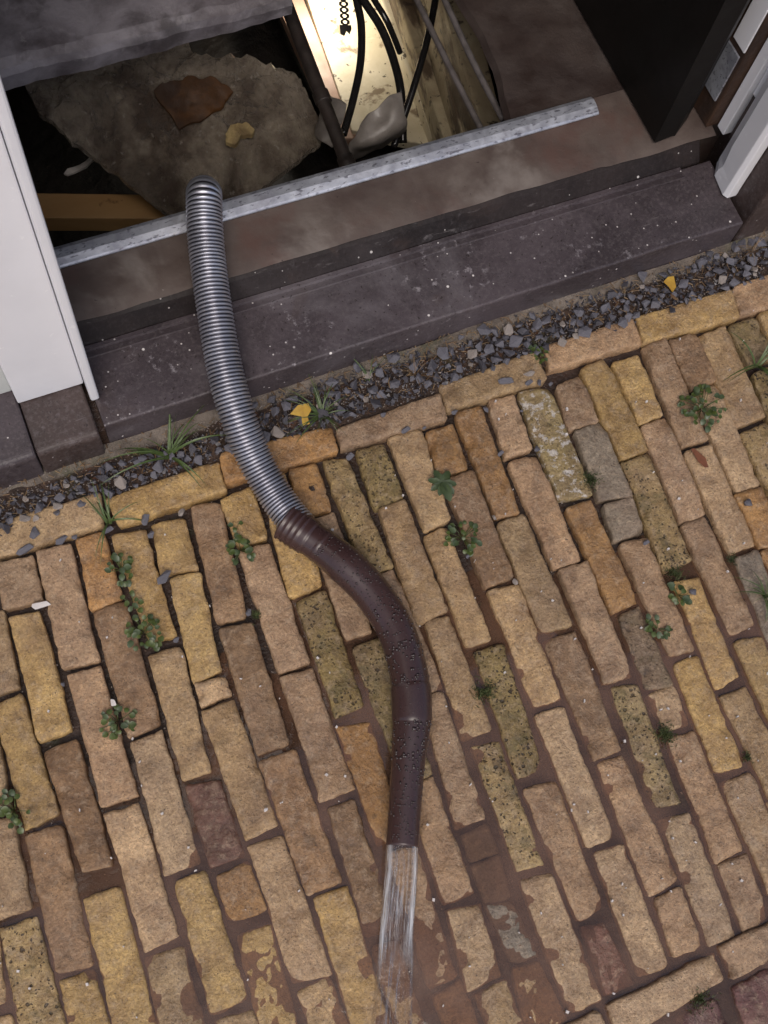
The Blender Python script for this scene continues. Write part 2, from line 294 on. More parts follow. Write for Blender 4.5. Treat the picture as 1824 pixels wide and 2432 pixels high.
def tubev(P, Rd, seg=12, caps=True):
    P = [Vector(p[:3]) for p in P]; T, N = frames(P); v = []; f = []
    for i, p in enumerate(P):
        B = T[i].cross(N[i])
        for k in range(seg):
            a = 2 * math.pi * k / seg; v.append(p + (N[i] * math.cos(a) + B * math.sin(a)) * (Rd[i] if hasattr(Rd, '__len__') else Rd))
    for i in range(len(P) - 1):
        for k in range(seg):
            a = i * seg + k; b = i * seg + (k + 1) % seg; f.append((a, b, b + seg, a + seg))
    if caps: f.append(tuple(range(seg - 1, -1, -1))); f.append(tuple((len(P) - 1) * seg + k for k in range(seg)))
    return v, f
def tube(name, pts, r, mat, parent=None, seg=12, n=8, smooth=True):
    v, f = tubev(crom(pts, n), r, seg); return link(name, v, f, mat, parent, smooth)

# ------------------------------------------------------------------ the setting: street, paving bed, gravel strip
g = link('street_ground', [(-40, -60, -.05), (40, -60, -.05), (40, 1.0, -.05), (-40, 1.0, -.05)], [(0, 1, 2, 3)], M['street']); tag(g, kind='structure')
bedv = []; bedf = []; NX, NY = 110, 75
for j in range(NY + 1):
    for i in range(NX + 1):
        x = -.75 + 2.75 * i / NX; y = -.85 + 1.57 * j / NY
        bedv.append((x, y, -.0225 + .0035 * noise.noise(Vector((x * 30, y * 30, 0))) + .0025 * noise.noise(Vector((x * 5, y * 5, 3)))))
for j in range(NY):
    for i in range(NX): a = j * (NX + 1) + i; bedf.append((a, a + 1, a + NX + 2, a + NX + 1))
pavement = link('pavement', bedv, bedf, M['mud'], None, True); tag(pavement, kind='structure')

COL = {'y': (.425, .283, .113), 't': (.385, .262, .138), 'p': (.37, .243, .145), 'k': (.35, .192, .072), 'n': (.25, .152, .080), 'o': (.245, .178, .068),
       'O': (.35, .25, .115), 'c': (.44, .305, .18), 'g': (.215, .18, .14), 'r': (.15, .072, .052), 'R': (.135, .058, .06), 'W': (.33, .25, .11), 'd': (.17, .125, .08)}
PITS = {'o': 1.0, 'O': .95, 'c': .12, 'W': .5, 't': .12, 'y': .1, 'p': .1, 'd': .6}
SOOT = {'d': .95, 'O': .4, 'W': .35, 'o': .35, 'c': .18, 'n': .35, 't': .28, 'p': .22, 'y': .26, 'k': .35}
def make_brick(q, code, z0, rnd):
    q = [Vector((p[0], p[1])) for p in q]; ctr = (q[0] + q[1] + q[2] + q[3]) / 4
    eu = ((q[1] - q[0]) + (q[2] - q[3])).normalized() * .0023; ev = ((q[0] - q[3]) + (q[1] - q[2])).normalized() * .0023
    q = [q[0] - eu + ev, q[1] + eu + ev, q[2] + eu - ev, q[3] - eu - ev]
    a = ((q[1] - q[0]).length + (q[2] - q[3]).length) / 4; b = ((q[3] - q[0]).length + (q[2] - q[1]).length) / 4
    def axis(h):
        n = max(4, int(h * 2 / .0085)); e = [0, .0015, .0038, .0085]
        c = [-h + t for t in e] + [-h + .0085 + (2 * h - .017) * i / n for i in range(1, n)] + [h - t for t in reversed(e)]
        return [t / h for t in c]
    U = axis(a); V = axis(b); sd = rnd.uniform(0, 900); r = min(rnd.uniform(.0025, .0085), a * .3)
    tx, ty = rnd.uniform(-.045, .045), rnd.uniform(-.013, .013)
    dents = [(rnd.choice((-1, 1)) * a * rnd.uniform(.7, 1.1), rnd.uniform(-b, b), rnd.uniform(.006, .014), rnd.uniform(.002, .006)) for _ in range(rnd.randint(2, 5))]
    if rnd.random() < .5: dents.append((rnd.choice((-a, a)), rnd.choice((-b, b)), rnd.uniform(.012, .026), rnd.uniform(.004, .011)))
    if rnd.random() < .35: dents.append((rnd.choice((-a, a)), rnd.uniform(-b, b), rnd.uniform(.012, .024), rnd.uniform(.004, .008)))
    vs_ = []; nu, nv = len(U), len(V)
    def P(u, v):
        x, y = u * a, v * b; dx, dy = abs(x) - (a - r), abs(y) - (b - r)
        if dx > 0 and dy > 0:
            m_, l_ = max(dx, dy), math.hypot(dx, dy); k = m_ / l_; x = math.copysign(a - r + dx * k, x); y = math.copysign(b - r + dy * k, y)
        ed = max(abs(u), abs(v)) ** 4
        w = noise.noise_vector(Vector((x * 32 + sd, y * 32, sd))) * .0024 * ed + noise.noise_vector(Vector((x * 190 + sd, y * 190, 8))) * .0011 * ed + noise.noise_vector(Vector((x * 95 + sd, y * 95, 5))) * .0016 * ed
        return x + w.x, y + w.y, min(a - abs(x), b - abs(y))
    for v in V:
        for u in U:
            x, y, d = P(u, v); d = max(0, min(a * (1 - abs(u)), b * (1 - abs(v))))
            z = z0 + tx * x + ty * y + .0019 * noise.noise(Vector((x * 38 + sd, y * 38, 1))) + .0014 * noise.noise(Vector((x * 105 + sd, y * 105, 2)))
            if d < .0055: z -= .0034 * (1 - d / .0055) ** 2.0
            for (ex, ey, er, eh) in dents:
                t = math.hypot(x - ex, y - ey) / er
                if t < 1: z -= eh * (1 - t * t)
            s, t = (x / a + 1) / 2, (y / b + 1) / 2     # t grows towards the first two corners
            w = (q[3] * (1 - s) + q[2] * s) * (1 - t) + (q[0] * (1 - s) + q[1] * s) * t
            vs_.append((w.x - ctr.x, w.y - ctr.y, z))
    f = [(j * nu + i, j * nu + i + 1, (j + 1) * nu + i + 1, (j + 1) * nu + i) for j in range(nv - 1) for i in range(nu - 1)]
    ring = [i for i in range(nu)] + [j * nu + nu - 1 for j in range(1, nv)] + [(nv - 1) * nu + i for i in range(nu - 2, -1, -1)] + [j * nu for j in range(nv - 2, 0, -1)]
    k = len(vs_)
    for i in ring: x, y, z = vs_[i]; vs_.append((x * .985, y * .985, -.03))
    n = len(ring); f += [(ring[i], k + i, k + (i + 1) % n, ring[(i + 1) % n]) for i in range(n)]
    o = link('brick', vs_, f, M['brick'], pavement, True, (ctr.x, ctr.y, 0))
    j = rnd.uniform(.95, 1.42); c = COL[code]; hue = rnd.uniform(-.03, .03)
    o.color = (min(1, c[0] * (j + hue)), c[1] * j, c[2] * (j - hue * 1.5), 1)
    o['pits'] = PITS.get(code, 0.) * rnd.uniform(.8, 1.1); o['soot'] = SOOT.get(code, .05) * rnd.uniform(.7, 1.1); o['lime'] = {'W': .8}.get(code, .06 if rnd.random() < .25 else 0.)
    return o
BR = [('t', 5, [[-192, 730], [-13, 721], [-27, 670], [-207, 676]]), ('y', 5, [[-6, 709], [182, 709], [179, 656], [-2, 661]]), ('k', 5, [[192, 720], [387, 706], [380, 660], [184, 668]]), ('p', 5, [[394, 697], [587, 698], [580, 652], [388, 662]]), ('t', 5, [[594, 713], [779, 716], [778, 661], [588, 667]]), ('p', 5, [[803, 719], [984, 719], [982, 670], [792, 677]]), ('y', 5, [[992, 719], [1188, 710], [1174, 654], [983, 670]]), ('p', 5, [[1196, 715], [1283, 716], [1254, 654], [1182, 659]]), ('p', 1.6, [[-204, 665], [-147, 658], [-151, 586], [-211, 589]]), ('p', 1.6, [[-137, 661], [-85, 658], [-101, 459], [-155, 468]]), ('k', -2.2, [[-73, 660], [-30, 658], [-36, 542], [-86, 542]]), ('y', -2.0, [[-19, 647], [32, 640], [24, 455], [-17, 460]]), ('y', 1.1, [[49, 643], [98, 634], [91, 547], [35, 559]]), ('n', 0.7, [[116, 651], [162, 641], [138, 445], [92, 450]]), ('t', 0.4, [[-257, 589], [-214, 588], [-227, 463], [-275, 467]]), ('y', -1.1, [[-206, 572], [-162, 566], [-171, 373], [-220, 371]]), ('p', 0.1, [[-150, 452], [-101, 448], [-110, 242], [-163, 245]]), ('n', 0.1, [[-83, 536], [-33, 534], [-44, 331], [-95, 329]]), ('t', 0.0, [[-26, 439], [24, 433], [3, 236], [-38, 237]]), ('y', -1.7, [[45, 545], [92, 539], [69, 375], [25, 373]]), ('c', -0.6, [[27, 369], [71, 363], [72, 335], [24, 333]]), ('t', -0.7, [[23, 325], [73, 325], [70, 123], [20, 121]]), ('n', 0.6, [[90, 438], [142, 431], [129, 231], [80, 232]]), ('y', 1.8, [[167, 645], [222, 648], [213, 556], [166, 559]]), ('p', 1.6, [[164, 549], [213, 545], [203, 336], [153, 340]]), ('p', -0.1, [[154, 331], [204, 326], [198, 130], [144, 130]]), ('y', -0.5, [[240, 656], [281, 656], [269, 450], [213, 449]]), ('o', -1.3, [[220, 437], [270, 440], [259, 244], [213, 241]]), ('k', -2.7, [[207, 227], [258, 214], [243, 34], [200, 39]]), ('k', -0.4, [[291, 657], [338, 651], [330, 567], [283, 573]]), ('p', -1.1, [[287, 560], [333, 559], [317, 349], [274, 352]]), ('o', -0.8, [[277, 334], [325, 335], [319, 105], [273, 109]]), ('O', 1.3, [[351, 650], [390, 643], [389, 439], [343, 440]]), ('p', -0.2, [[342, 431], [389, 432], [388, 223], [340, 227]]), ('p', -0.9, [[349, 219], [384, 218], [368, 15], [323, 16]]), ('g', -5.9, [[325, 2], [369, 3], [367, -40], [324, -35]]), ('g', -5.7, [[322, -42], [366, -46], [358, -105], [320, -104]]), ('g', -2.4, [[318, -104], [357, -112], [362, -198], [323, -190]]), ('t', -3.6, [[319, -200], [360, -207], [363, -294], [303, -289]]), ('p', -0.8, [[274, 100], [316, 101], [308, -78], [259, -77]]), ('c', -0.4, [[261, -88], [309, -98], [298, -200], [244, -200]]), ('t', -0.1, [[254, -210], [302, -209], [301, -279], [253, -273]]), ('p', -0.4, [[210, 23], [252, 20], [236, -176], [195, -174]]), ('t', -3.5, [[196, -189], [241, -185], [240, -257], [193, -252]]), ('n', -0.6, [[151, 117], [190, 115], [179, -79], [135, -76]]), ('t', -1.5, [[139, -93], [177, -97], [165, -222], [126, -220]]), ('n', 0.2, [[78, 220], [134, 218], [129, 11], [76, 13]]), ('y', 0.1, [[84, 4], [135, -1], [121, -200], [70, -189]]), ('c', -0.7, [[21, 111], [71, 105], [68, -101], [14, -91]]), ('t', -1.9, [[15, -106], [64, -105], [65, -197], [13, -185]]), ('r', -3.7, [[-38, 228], [12, 217], [9, 101], [-43, 104]]), ('k', -1.2, [[-39, 87], [10, 90], [12, 16], [-43, 22]]), ('y', -2.7, [[-39, -1], [10, -4], [-4, -169], [-53, -157]]), ('c', -1.7, [[-93, 318], [-45, 322], [-56, 115], [-107, 118]]), ('y', 0.5, [[-97, 103], [-51, 101], [-55, -86], [-109, -87]]), ('t', 0.5, [[-107, -97], [-54, -104], [-56, -146], [-102, -136]]), ('c', -0.1, [[-162, 232], [-112, 228], [-118, 32], [-166, 30]]), ('t', -1.6, [[-169, 20], [-117, 13], [-124, -118], [-184, -101]]), ('n', 0.3, [[-218, 352], [-168, 355], [-175, 160], [-216, 169]]), ('y', -0.9, [[-226, 129], [-174, 128], [-185, -83], [-239, -62]]), ('y', -1.5, [[-268, 450], [-226, 450], [-226, 261], [-275, 256]]), ('n', -2.3, [[-276, 247], [-225, 240], [-243, 40], [-292, 48]]), ('y', -0.3, [[-291, 36], [-244, 33], [-243, -57], [-295, -38]]), ('t', 1.0, [[-308, 460], [-271, 453], [-288, 290], [-335, 295]]), ('c', 0.6, [[-332, 285], [-287, 280], [-301, 147], [-354, 150]]), ('O', 0.7, [[-346, 134], [-296, 130], [-303, -24], [-359, -11]]), ('t', 0.2, [[-392, 138], [-351, 134], [-368, 42], [-408, 46]]), ('t', -0.5, [[-411, 30], [-366, 20], [-368, -32], [-410, -23]]), ('o', -1.4, [[410, 651], [459, 645], [453, 546], [402, 541]]), ('t', 1.3, [[409, 539], [454, 539], [444, 337], [391, 333]]), ('t', -2.0, [[404, 330], [444, 329], [433, 134], [386, 136]]), ('O', -2.1, [[395, 119], [438, 113], [423, -81], [383, -74]]), ('c', -2.2, [[382, -91], [431, -99], [424, -288], [374, -286]]), ('t', 1.3, [[473, 654], [529, 646], [512, 479], [467, 478]]), ('t', -0.6, [[462, 470], [500, 469], [492, 267], [450, 270]]), ('o', 0.6, [[458, 256], [508, 253], [484, 52], [442, 50]]), ('p', -2.3, [[443, 30], [496, 22], [483, -174], [440, -177]]), ('r', -4.4, [[443, -186], [474, -195], [481, -286], [433, -287]]), ('c', 5, [[429, -299], [613, -298], [607, -334], [425, -347]]), ('p', 5, [[626, -294], [763, -292], [764, -332], [624, -339]]), ('c', 5, [[272, -299], [411, -299], [411, -332], [273, -331]]), ('R', -1.7, [[520, -357], [582, -355], [586, -393], [518, -398]]), ('R', 0.4, [[616, -353], [692, -351], [691, -424], [609, -427]]), ('k', -2.1, [[536, 641], [587, 640], [578, 555], [527, 559]]), ('n', 1.6, [[533, 550], [583, 546], [571, 352], [520, 350]]), ('t', -2.3, [[524, 344], [574, 335], [561, 138], [513, 142]]), ('c', 0.7, [[510, 128], [556, 125], [544, -86], [500, -86]]), ('c', -2.3, [[505, -97], [553, -102], [540, -285], [493, -283]]), ('k', -1.3, [[600, 656], [647, 655], [629, 450], [589, 457]]), ('t', 1.0, [[586, 445], [634, 444], [629, 242], [576, 249]]), ('n', -1.7, [[575, 233], [629, 228], [615, 28], [569, 29]]), ('p', -1.6, [[571, 22], [612, 20], [610, -182], [558, -186]]), ('p', 0.5, [[564, -196], [608, -193], [601, -282], [552, -278]]), ('p', -0.8, [[666, 659], [711, 655], [699, 549], [651, 551]]), ('p', -2.2, [[652, 541], [701, 536], [691, 337], [644, 339]]), ('p', 1.8, [[651, 333], [700, 331], [685, 128], [639, 132]]), ('O', -1.8, [[645, 121], [685, 114], [666, -81], [628, -72]]), ('c', -2.2, [[627, -94], [673, -100], [656, -288], [613, -285]]), ('W', -1.0, [[724, 656], [778, 647], [763, 438], [705, 447]]), ('k', 0.2, [[710, 429], [756, 428], [750, 238], [703, 235]]), ('d', -2.8, [[712, 225], [750, 229], [744, 89], [697, 101]]), ('c', -1.9, [[701, 92], [743, 87], [740, 25], [696, 29]]), ('p', -1.0, [[696, 16], [740, 9], [727, -182], [679, -183]]), ('p', -2.3, [[681, -188], [731, -188], [714, -290], [672, -287]]), ('p', -0.5, [[794, 644], [841, 648], [834, 558], [776, 558]]), ('g', 0.8, [[788, 554], [838, 554], [828, 411], [771, 423]]), ('g', 0.7, [[774, 412], [826, 407], [817, 344], [763, 346]]), ('p', 1.4, [[768, 338], [815, 332], [801, 128], [761, 136]]), ('y', 0.8, [[759, 119], [803, 120], [788, -68], [744, -61]]), ('c', 1.2, [[744, -78], [797, -82], [784, -261], [738, -260]]), ('y', 0.6, [[851, 661], [899, 662], [892, 476], [840, 477]]), ('O', -0.4, [[840, 470], [890, 470], [870, 269], [820, 269]]), ('y', -1.5, [[827, 244], [868, 238], [853, 64], [807, 56]]), ('t', 0.4, [[808, 44], [854, 42], [852, -134], [807, -129]]), ('y', -1.1, [[911, 652], [961, 649], [950, 529], [904, 529]]), ('p', -2.0, [[904, 523], [953, 523], [936, 336], [889, 334]]), ('p', -0.5, [[886, 331], [931, 330], [920, 131], [875, 130]]), ('y', 1.3, [[874, 116], [921, 107], [917, -27], [867, -25]]), ('p', -1.9, [[979, 663], [1027, 664], [1006, 459], [955, 460]]), ('c', 0.1, [[954, 449], [1005, 446], [991, 255], [944, 257]]), ('g', -0.7, [[945, 245], [990, 244], [976, 80], [929, 80]]), ('n', -0.2, [[1032, 657], [1087, 655], [1076, 556], [1023, 555]]), ('c', -1.8, [[1022, 548], [1076, 550], [1053, 349], [1008, 352]]), ('k', 1.6, [[1003, 347], [1052, 342], [1043, 238], [997, 247]]), ('t', -1.3, [[1090, 647], [1145, 647], [1127, 462], [1068, 462]]), ('O', 0.1, [[1068, 447], [1126, 450], [1122, 279], [1065, 280]]), ('o', -0.6, [[1152, 646], [1208, 647], [1204, 560], [1150, 562]]), ('o', -2.3, [[1147, 542], [1202, 547], [1181, 386], [1122, 386]]), ('y', -0.1, [[1218, 650], [1275, 647], [1248, 454], [1192, 453]]), ('k', -1.8, [[996, 241], [1041, 239], [1032, 84], [987, 85]])]
polys = []
for (code, z0, q) in BR:
    q = [(x / 1000, y / 1000) for x, y in q]; polys.append(q); make_brick(q, code, z0 / 1000, RR)
def inside(p, q):
    s = 0
    for i in range(4):
        a, b = q[i], q[(i + 1) % 4]; c = (b[0] - a[0]) * (p[1] - a[1]) - (b[1] - a[1]) * (p[0] - a[0])
        s += 1 if c > 0 else -1
    return abs(s) == 4
# the paving goes on past the picture: plainly laid bricks of the same kind
ux, uy = Vector((math.cos(-.067), math.sin(-.067))), Vector((math.sin(.067), math.cos(.067))); cnt = 0
for k, (x, y) in enumerate(((-.265, .712), (-.475, .712), (-.685, .712), (1.435, .716), (1.645, .716), (1.855, .716))):
    q = [(x - .1, y + .026), (x + .1, y + .026), (x + .1, y - .026), (x - .1, y - .026)]
    if not any(inside((x + s_ * .08, y + t_ * .02), z) for s_ in (-1, 0, 1) for t_ in (-1, 1) for z in polys): polys.append(q); make_brick(q, 'ytp'[k % 3], .004, RR)
def clear(c, h, w=.0265):
    pr_ = [c + ux * (w * s) + uy * (h * t) for s in (-1, -.33, .33, 1) for t in (-1, -.6, -.2, .2, .6, 1)]
    return all(p.y < .685 for p in pr_) and not any(inside(p, z) for p in pr_ for z in polys)
for i in range(-19, 29):
    y = -.66 + (i % 3) * .07
    while y < .68 and cnt < 158:
        done = False
        for h in (.1, .065, .04):
            c = ux * (i * .0562 + .02) + uy * (y + h) + Vector((.25, 0))
            if -.66 < c.x < 1.62 and clear(c, h + .002):
                q = [c - ux * .0252 + uy * h, c + ux * .0252 + uy * h, c + ux * .0252 - uy * h, c - ux * .0252 - uy * h]
                cnt += 1; polys.append(q); make_brick(q, RR.choice('yttpkcn'), RR.uniform(-.0015, .0015), RR); y += 2 * h + .006; done = True; break
        if not done: y += .02
JG = random.Random(14); bb = [(min(p[0] for p in q) - .001, max(p[0] for p in q) + .001, min(p[1] for p in q) - .001, max(p[1] for p in q) + .001, q) for q in polys]
gdark, gpale = MB(), MB(); hit = 0
for _ in range(60000):
    x, y = JG.uniform(-.45, 1.3), JG.uniform(-.42, .72)
    if any(a < x < b and c < y < d and inside((x, y), q) for a, b, c, d, q in bb): continue
    hit += 1
    if hit > 9000: break
    r = JG.uniform(.0006, .0022) * (1.5 if JG.random() < .12 else 1); p = Vector((x, y, JG.uniform(-.021, -.013)))
    vv = [p + Vector((JG.gauss(0, 1), JG.gauss(0, 1), JG.gauss(0, .7))).normalized() * r for _ in range(4)]
    (gpale if JG.random() < .13 else gdark).add(vv, [(0, 1, 2), (0, 2, 3), (0, 3, 1), (1, 3, 2)])
o = link('joint_grit', gdark.v, gdark.f, M['soil'], pavement); o['kind'] = 'stuff'
o = link('joint_sand', gpale.v, gpale.f, M['palestone'], pavement); o['kind'] = 'stuff'
soilv = []; soilf = []; NX, NY = 150, 10
for j in range(NY + 1):
    for i in range(NX + 1):
        x = -.75 + 2.75 * i / NX; y = .688 + .122 * j / NY
        soilv.append((x, y, -.008 + .004 * noise.noise(Vector((x * 40, y * 40, 0))) + .004 * j / NY))
for j in range(NY):
    for i in range(NX): a = j * (NX + 1) + i; soilf.append((a, a + 1, a + NX + 2, a + NX + 1))
gravel = link('gravel_strip', soilv, soilf, M['soil'], None, True); tag(gravel, kind='structure')
def chip_mesh(rnd, n=11, flat=.6, name='stone', bev=.05):
    bm = bmesh.new()
    for _ in range(n):
        v = Vector((rnd.gauss(0, 1), rnd.gauss(0, 1), rnd.gauss(0, 1))).normalized(); bm.verts.new((v.x * rnd.uniform(.8, 1.1), v.y * rnd.uniform(.65, .95), v.z * flat))
    r = bmesh.ops.convex_hull(bm, input=bm.verts); bmesh.ops.delete(bm, geom=[e for e in r['geom_interior'] if isinstance(e, bmesh.types.BMVert)], context='VERTS')
    bmesh.ops.bevel(bm, geom=list(bm.edges), offset=bev, segments=1, affect='EDGES', clamp_overlap=True)
    bmesh.ops.recalc_face_normals(bm, faces=bm.faces)
    for e in bm.edges:
        if e.is_manifold and e.calc_face_angle() > .7: e.smooth = False
    me = bpy.data.meshes.new(name); bm.to_mesh(me); bm.free(); return me
chips = []
for mname in ('slate', 'slate', 'darkslate', 'slate', 'slate', 'darkslate', 'slate', 'slate', 'darkslate', 'slate', 'palestone'):
    me = chip_mesh(RR, RR.randint(7, 10), RR.uniform(.4, .75)); me.materials.append(M[mname]); chips.append(me)
def put_chip(me, name, x, y, z, s, parent=None, rnd=RR, flat=True, asp=1.):
    o = bpy.data.objects.new(name, me); C.objects.link(o); o.parent = parent; o.location = (x, y, z)
    o.scale = (s * asp, s, s * rnd.uniform(.75, 1.)); o.rotation_euler = (rnd.uniform(-.35, .35), rnd.uniform(-.35, .35), rnd.uniform(0, 6.3)); return o
# chips crowd the strip: thick from the hose to the right end, sparse at the wall foot
GR = random.Random(5); placed = []
tries = 0
while len(placed) < 298 and tries < 20000:
    tries += 1; x = GR.uniform(-.26, 1.36); t = GR.random(); y = .712 + .078 * t
    s = .0068 + .0102 * GR.random() ** 1.2
    if x < .27 and t > .62: continue
    if .27 < x < 1.0 and t > .72 and GR.random() < .75: continue
    if x < .27 and GR.random() < .1: continue
    if any((x - a) ** 2 + (y - b) ** 2 < ((s + c) * .60) ** 2 for a, b, c in placed): continue
    placed.append((x, y, s)); put_chip(GR.choice(chips), 'stone', x, y, .001 + s * .5 + GR.uniform(0, .004), s, gravel, GR)
mb = MB()                                                            # fine grit between the chips, countless
for _ in range(3200):
    x = GR.uniform(-.3, 1.4); y = .705 + .1 * GR.random(); s = GR.uniform(.0008, .0024); p = Vector((x, y, -.003 + .006 * GR.random()))
    mb.add([p + Vector((s, 0, 0)), p + Vector((-s * .5, s * .8, 0)), p + Vector((-s * .6, -s * .8, 0)), p + Vector((0, 0, s))], [(0, 1, 3), (1, 2, 3), (2, 0, 3), (0, 2, 1)])
o = link('grit', mb.v, mb.f, M['palestone']); tag(o, 'fine pale grit strewn between the slate chips', 'grit', kind='stuff')
mb = MB()
for _ in range(5200):                                                # small crushed slate under and between the big chips
    x = GR.uniform(-.7, 1.85); y = .708 + .085 * GR.random(); r = GR.uniform(.0022, .0068)
    if x < .3 and y > .765: continue
    p = Vector((x, y, GR.uniform(-.002, .004))); vv = [p + Vector((GR.gauss(0, 1), GR.gauss(0, 1), GR.gauss(0, .6))).normalized() * r for _ in range(4)]
    mb.add(vv, [(0, 1, 2), (0, 2, 3), (0, 3, 1), (1, 3, 2)])
o = link('slate_crumbs', mb.v, mb.f, M['darkslate']); tag(o, 'crushed slate crumbs filling the gaps of the gravel strip', 'gravel', kind='stuff')
mb = MB()
for _ in range(900):                                                 # rotted brown needles and litter
    x = GR.uniform(-.3, 1.4); y = .715 + .085 * GR.random() ** .7; a = GR.uniform(0, 6.3); L = GR.uniform(.004, .016); w = GR.uniform(.0004, .0009); p = Vector((x, y, .002 + .009 * GR.random()))
    d = Vector((math.cos(a), math.sin(a), GR.uniform(-.2, .3))) * L; e = Vector((-math.sin(a), math.cos(a), 0)) * w
    mb.add([p - e, p + e, p + d + e, p + d - e, p + Vector((0, 0, w)), p + d + Vector((0, 0, w))], [(0, 3, 5, 4), (4, 5, 2, 1), (0, 1, 2, 3)])
o = link('plant_litter', mb.v, mb.f, M['straw']); tag(o, 'brown rotted needles and litter lying on the gravel strip', 'litter', kind='stuff')

# ------------------------------------------------------------------ house front: sill, plinth, walls
sill = empty('door_sill', (.6, .80, 0)); tag(sill, 'dark stone door sill with dried white paint drips under the open doorway', 'door sill')
def rel(o, par): o.parent = par; o.matrix_parent_inverse = Matrix.Translation(-Vector(par.location)); return o
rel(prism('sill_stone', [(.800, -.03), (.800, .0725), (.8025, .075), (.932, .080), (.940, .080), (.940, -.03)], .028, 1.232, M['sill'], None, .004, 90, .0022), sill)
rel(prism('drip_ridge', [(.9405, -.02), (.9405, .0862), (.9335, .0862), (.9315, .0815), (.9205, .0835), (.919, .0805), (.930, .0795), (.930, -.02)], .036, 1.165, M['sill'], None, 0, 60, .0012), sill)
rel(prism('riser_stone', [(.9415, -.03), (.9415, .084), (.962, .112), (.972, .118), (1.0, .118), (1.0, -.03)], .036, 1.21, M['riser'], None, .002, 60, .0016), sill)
rel(prism('mortar_fillet', [(.7995, -.02), (.7995, .006), (.790, .004), (.776, -.004), (.770, -.02)], -.6, 1.7, M['mortar'], None, 0, 160, .006), sill)
pl = empty('wall_plinth', (-.1, .79, 0)); tag(pl, 'low brown stone plinth with a joint below the left white door post', 'plinth')
for i, (x0, x1) in enumerate(((-.80, -.0865), (-.0845, .0165))):
    rel(prism('plinth_stone', [(.785, -.03), (.785, .072), (.792, .080), (1.0, .083), (1.0, -.03)], x0, x1, M['plinth' if i else 'sill'], None, .004, 30, .002), pl)
rel(box('joint_mortar', -.0868, .0278, .80, .99, -.03, .06, M['mud'], None, 0), pl)
wall = empty('house_wall', (0, .95, 0)); tag(wall, 'house front wall around the doorway with a dark stone base at the right', 'wall')
pr_ = rel(prism('base_stone', [(.800, -.03), (.800, .62), (.812, .632), (.898, .632), (.898, -.03)], 1.2428, 2.6, M['plinth'], None, .005, 40, .002), wall)
rel(box('base_backing', 1.3005, 2.6, .8985, 1.02, -.03, .632, M['plinth'], None, 0), wall)
rel(box('right_pier', 1.30, 2.6, .86, 1.02, .634, 3.2, M['wall'], None, .002), wall)
rel(box('left_pier', -2.2, -.56, .86, 1.02, .084, 3.2, M['wall'], None, .002), wall)
rel(box('lintel', -.558, 1.298, .86, 1.02, 2.2, 3.2, M['wall'], None, .002), wall)

# the dim hall behind the doorway
def shell(name, *a, mat='plaster'): return tag(box(name, *a, M[mat], None, 0), kind='structure')
shell('left_hall_wall', -.75, -.6, 1.03, 4.4, -.9, 2.6); shell('right_hall_wall', 2.3, 2.45, 1.03, 4.4, -.9, 2.6)
shell('back_hall_wall', -.6, 2.3, 4.3, 4.45, -.9, 2.6); shell('hall_ceiling', -.75, 2.45, 1.03, 4.45, 2.6, 2.7)
# hall floor slabs round the open hatch
tag(prism('front_floor', [(1.001, -.25), (1.001, .117), (1.004, .1215), (1.062, .124), (1.105, .124), (1.105, -.25)], -.6, 1.7, M['concrete'], None, .002, 60, .0012), kind='structure')
# patched screed from the riser to the bar: one slightly uneven sheet over the front floor
sv_ = []; sf_ = []; ex = [(i / 60) for i in range(61)]
for t in ex:
    x = .03 + 1.21 * t; yb = .9665 + .004 * noise.noise(Vector((x * 14, 0, 0))) - .004 * (x > 1.0)
    for k in range(7):
        y = yb + (1.105 - yb) * k / 6; sv_.append((x, y, .1255 + .0016 * (1 - k / 6) * noise.noise(Vector((x * 12, y * 12, 4))) - (.005 if k == 0 else 0)))
for i in range(60):
    for k in range(6): a = i * 7 + k; sf_.append((a, a + 7, a + 8, a + 1))
tag(link('screed', sv_, sf_, M['concrete'], None, True), kind='structure')
# floor right of the hatch, with a broken plaster edge towards it
edge = [(.880, 1.1055), (.886, 1.135), (.891, 1.16), (.900, 1.19), (.907, 1.225), (.908, 1.26), (.912, 1.30), (.910, 1.335), (.907, 1.37), (.905, 1.41), (.902, 1.5), (.905, 1.7), (.9, 2.4)]
v = []; f = []
for (x, y) in edge: v += [(x + .012, y, .096), (x - .003, y, .112), (x + .005, y, .1255), (1.7, y, .1255), (1.7, y, .096)]
for i in range(len(edge) - 1):
    for k in range(4): a = i * 5 + k; f.append((a, a + 1, a + 6, a + 5))
tag(link('right_floor', v, f, M['floor2']), kind='structure')
# far floor slab, its worn concrete edge over the hatch
v = []; f = []; NXs = 180
for i in range(NXs + 1):
    x = -.6 + 1.215 * i / NXs; w = .006 * noise.noise(Vector((x * 11, 2, 0))) + .003 * noise.noise(Vector((x * 37, 2, 0)))
    sag = .012 * max(0, (x - .36) / .25) if x > .36 else 0
    for (y, z) in ((2.6, .03), (1.530 + w, .03), (1.500 + w, .052 + sag), (1.497 + w, .088), (1.503 + w, .1005 + .002 * noise.noise(Vector((x * 31, 0, 0)))), (1.520 + .006 * noise.noise(Vector((x * 23, 9, 0))), .108 + .003 * noise.noise(Vector((x * 45, 4, 0)))), (1.56, .112 + .003 * noise.noise(Vector((x * 9, 1, 1)))), (1.7, .114 + .003 * noise.noise(Vector((x * 9, 5, 1)))), (2.6, .114)): v.append((x, y, z))
for i in range(NXs):
    for k in range(8): a = i * 9 + k; f.append((a, a + 9, a + 10, a + 1))
f.append(tuple(NXs * 9 + k for k in range(8, -1, -1)))
o = link('far_floor', v, f, M['greyconc']); tag(o, kind='structure')
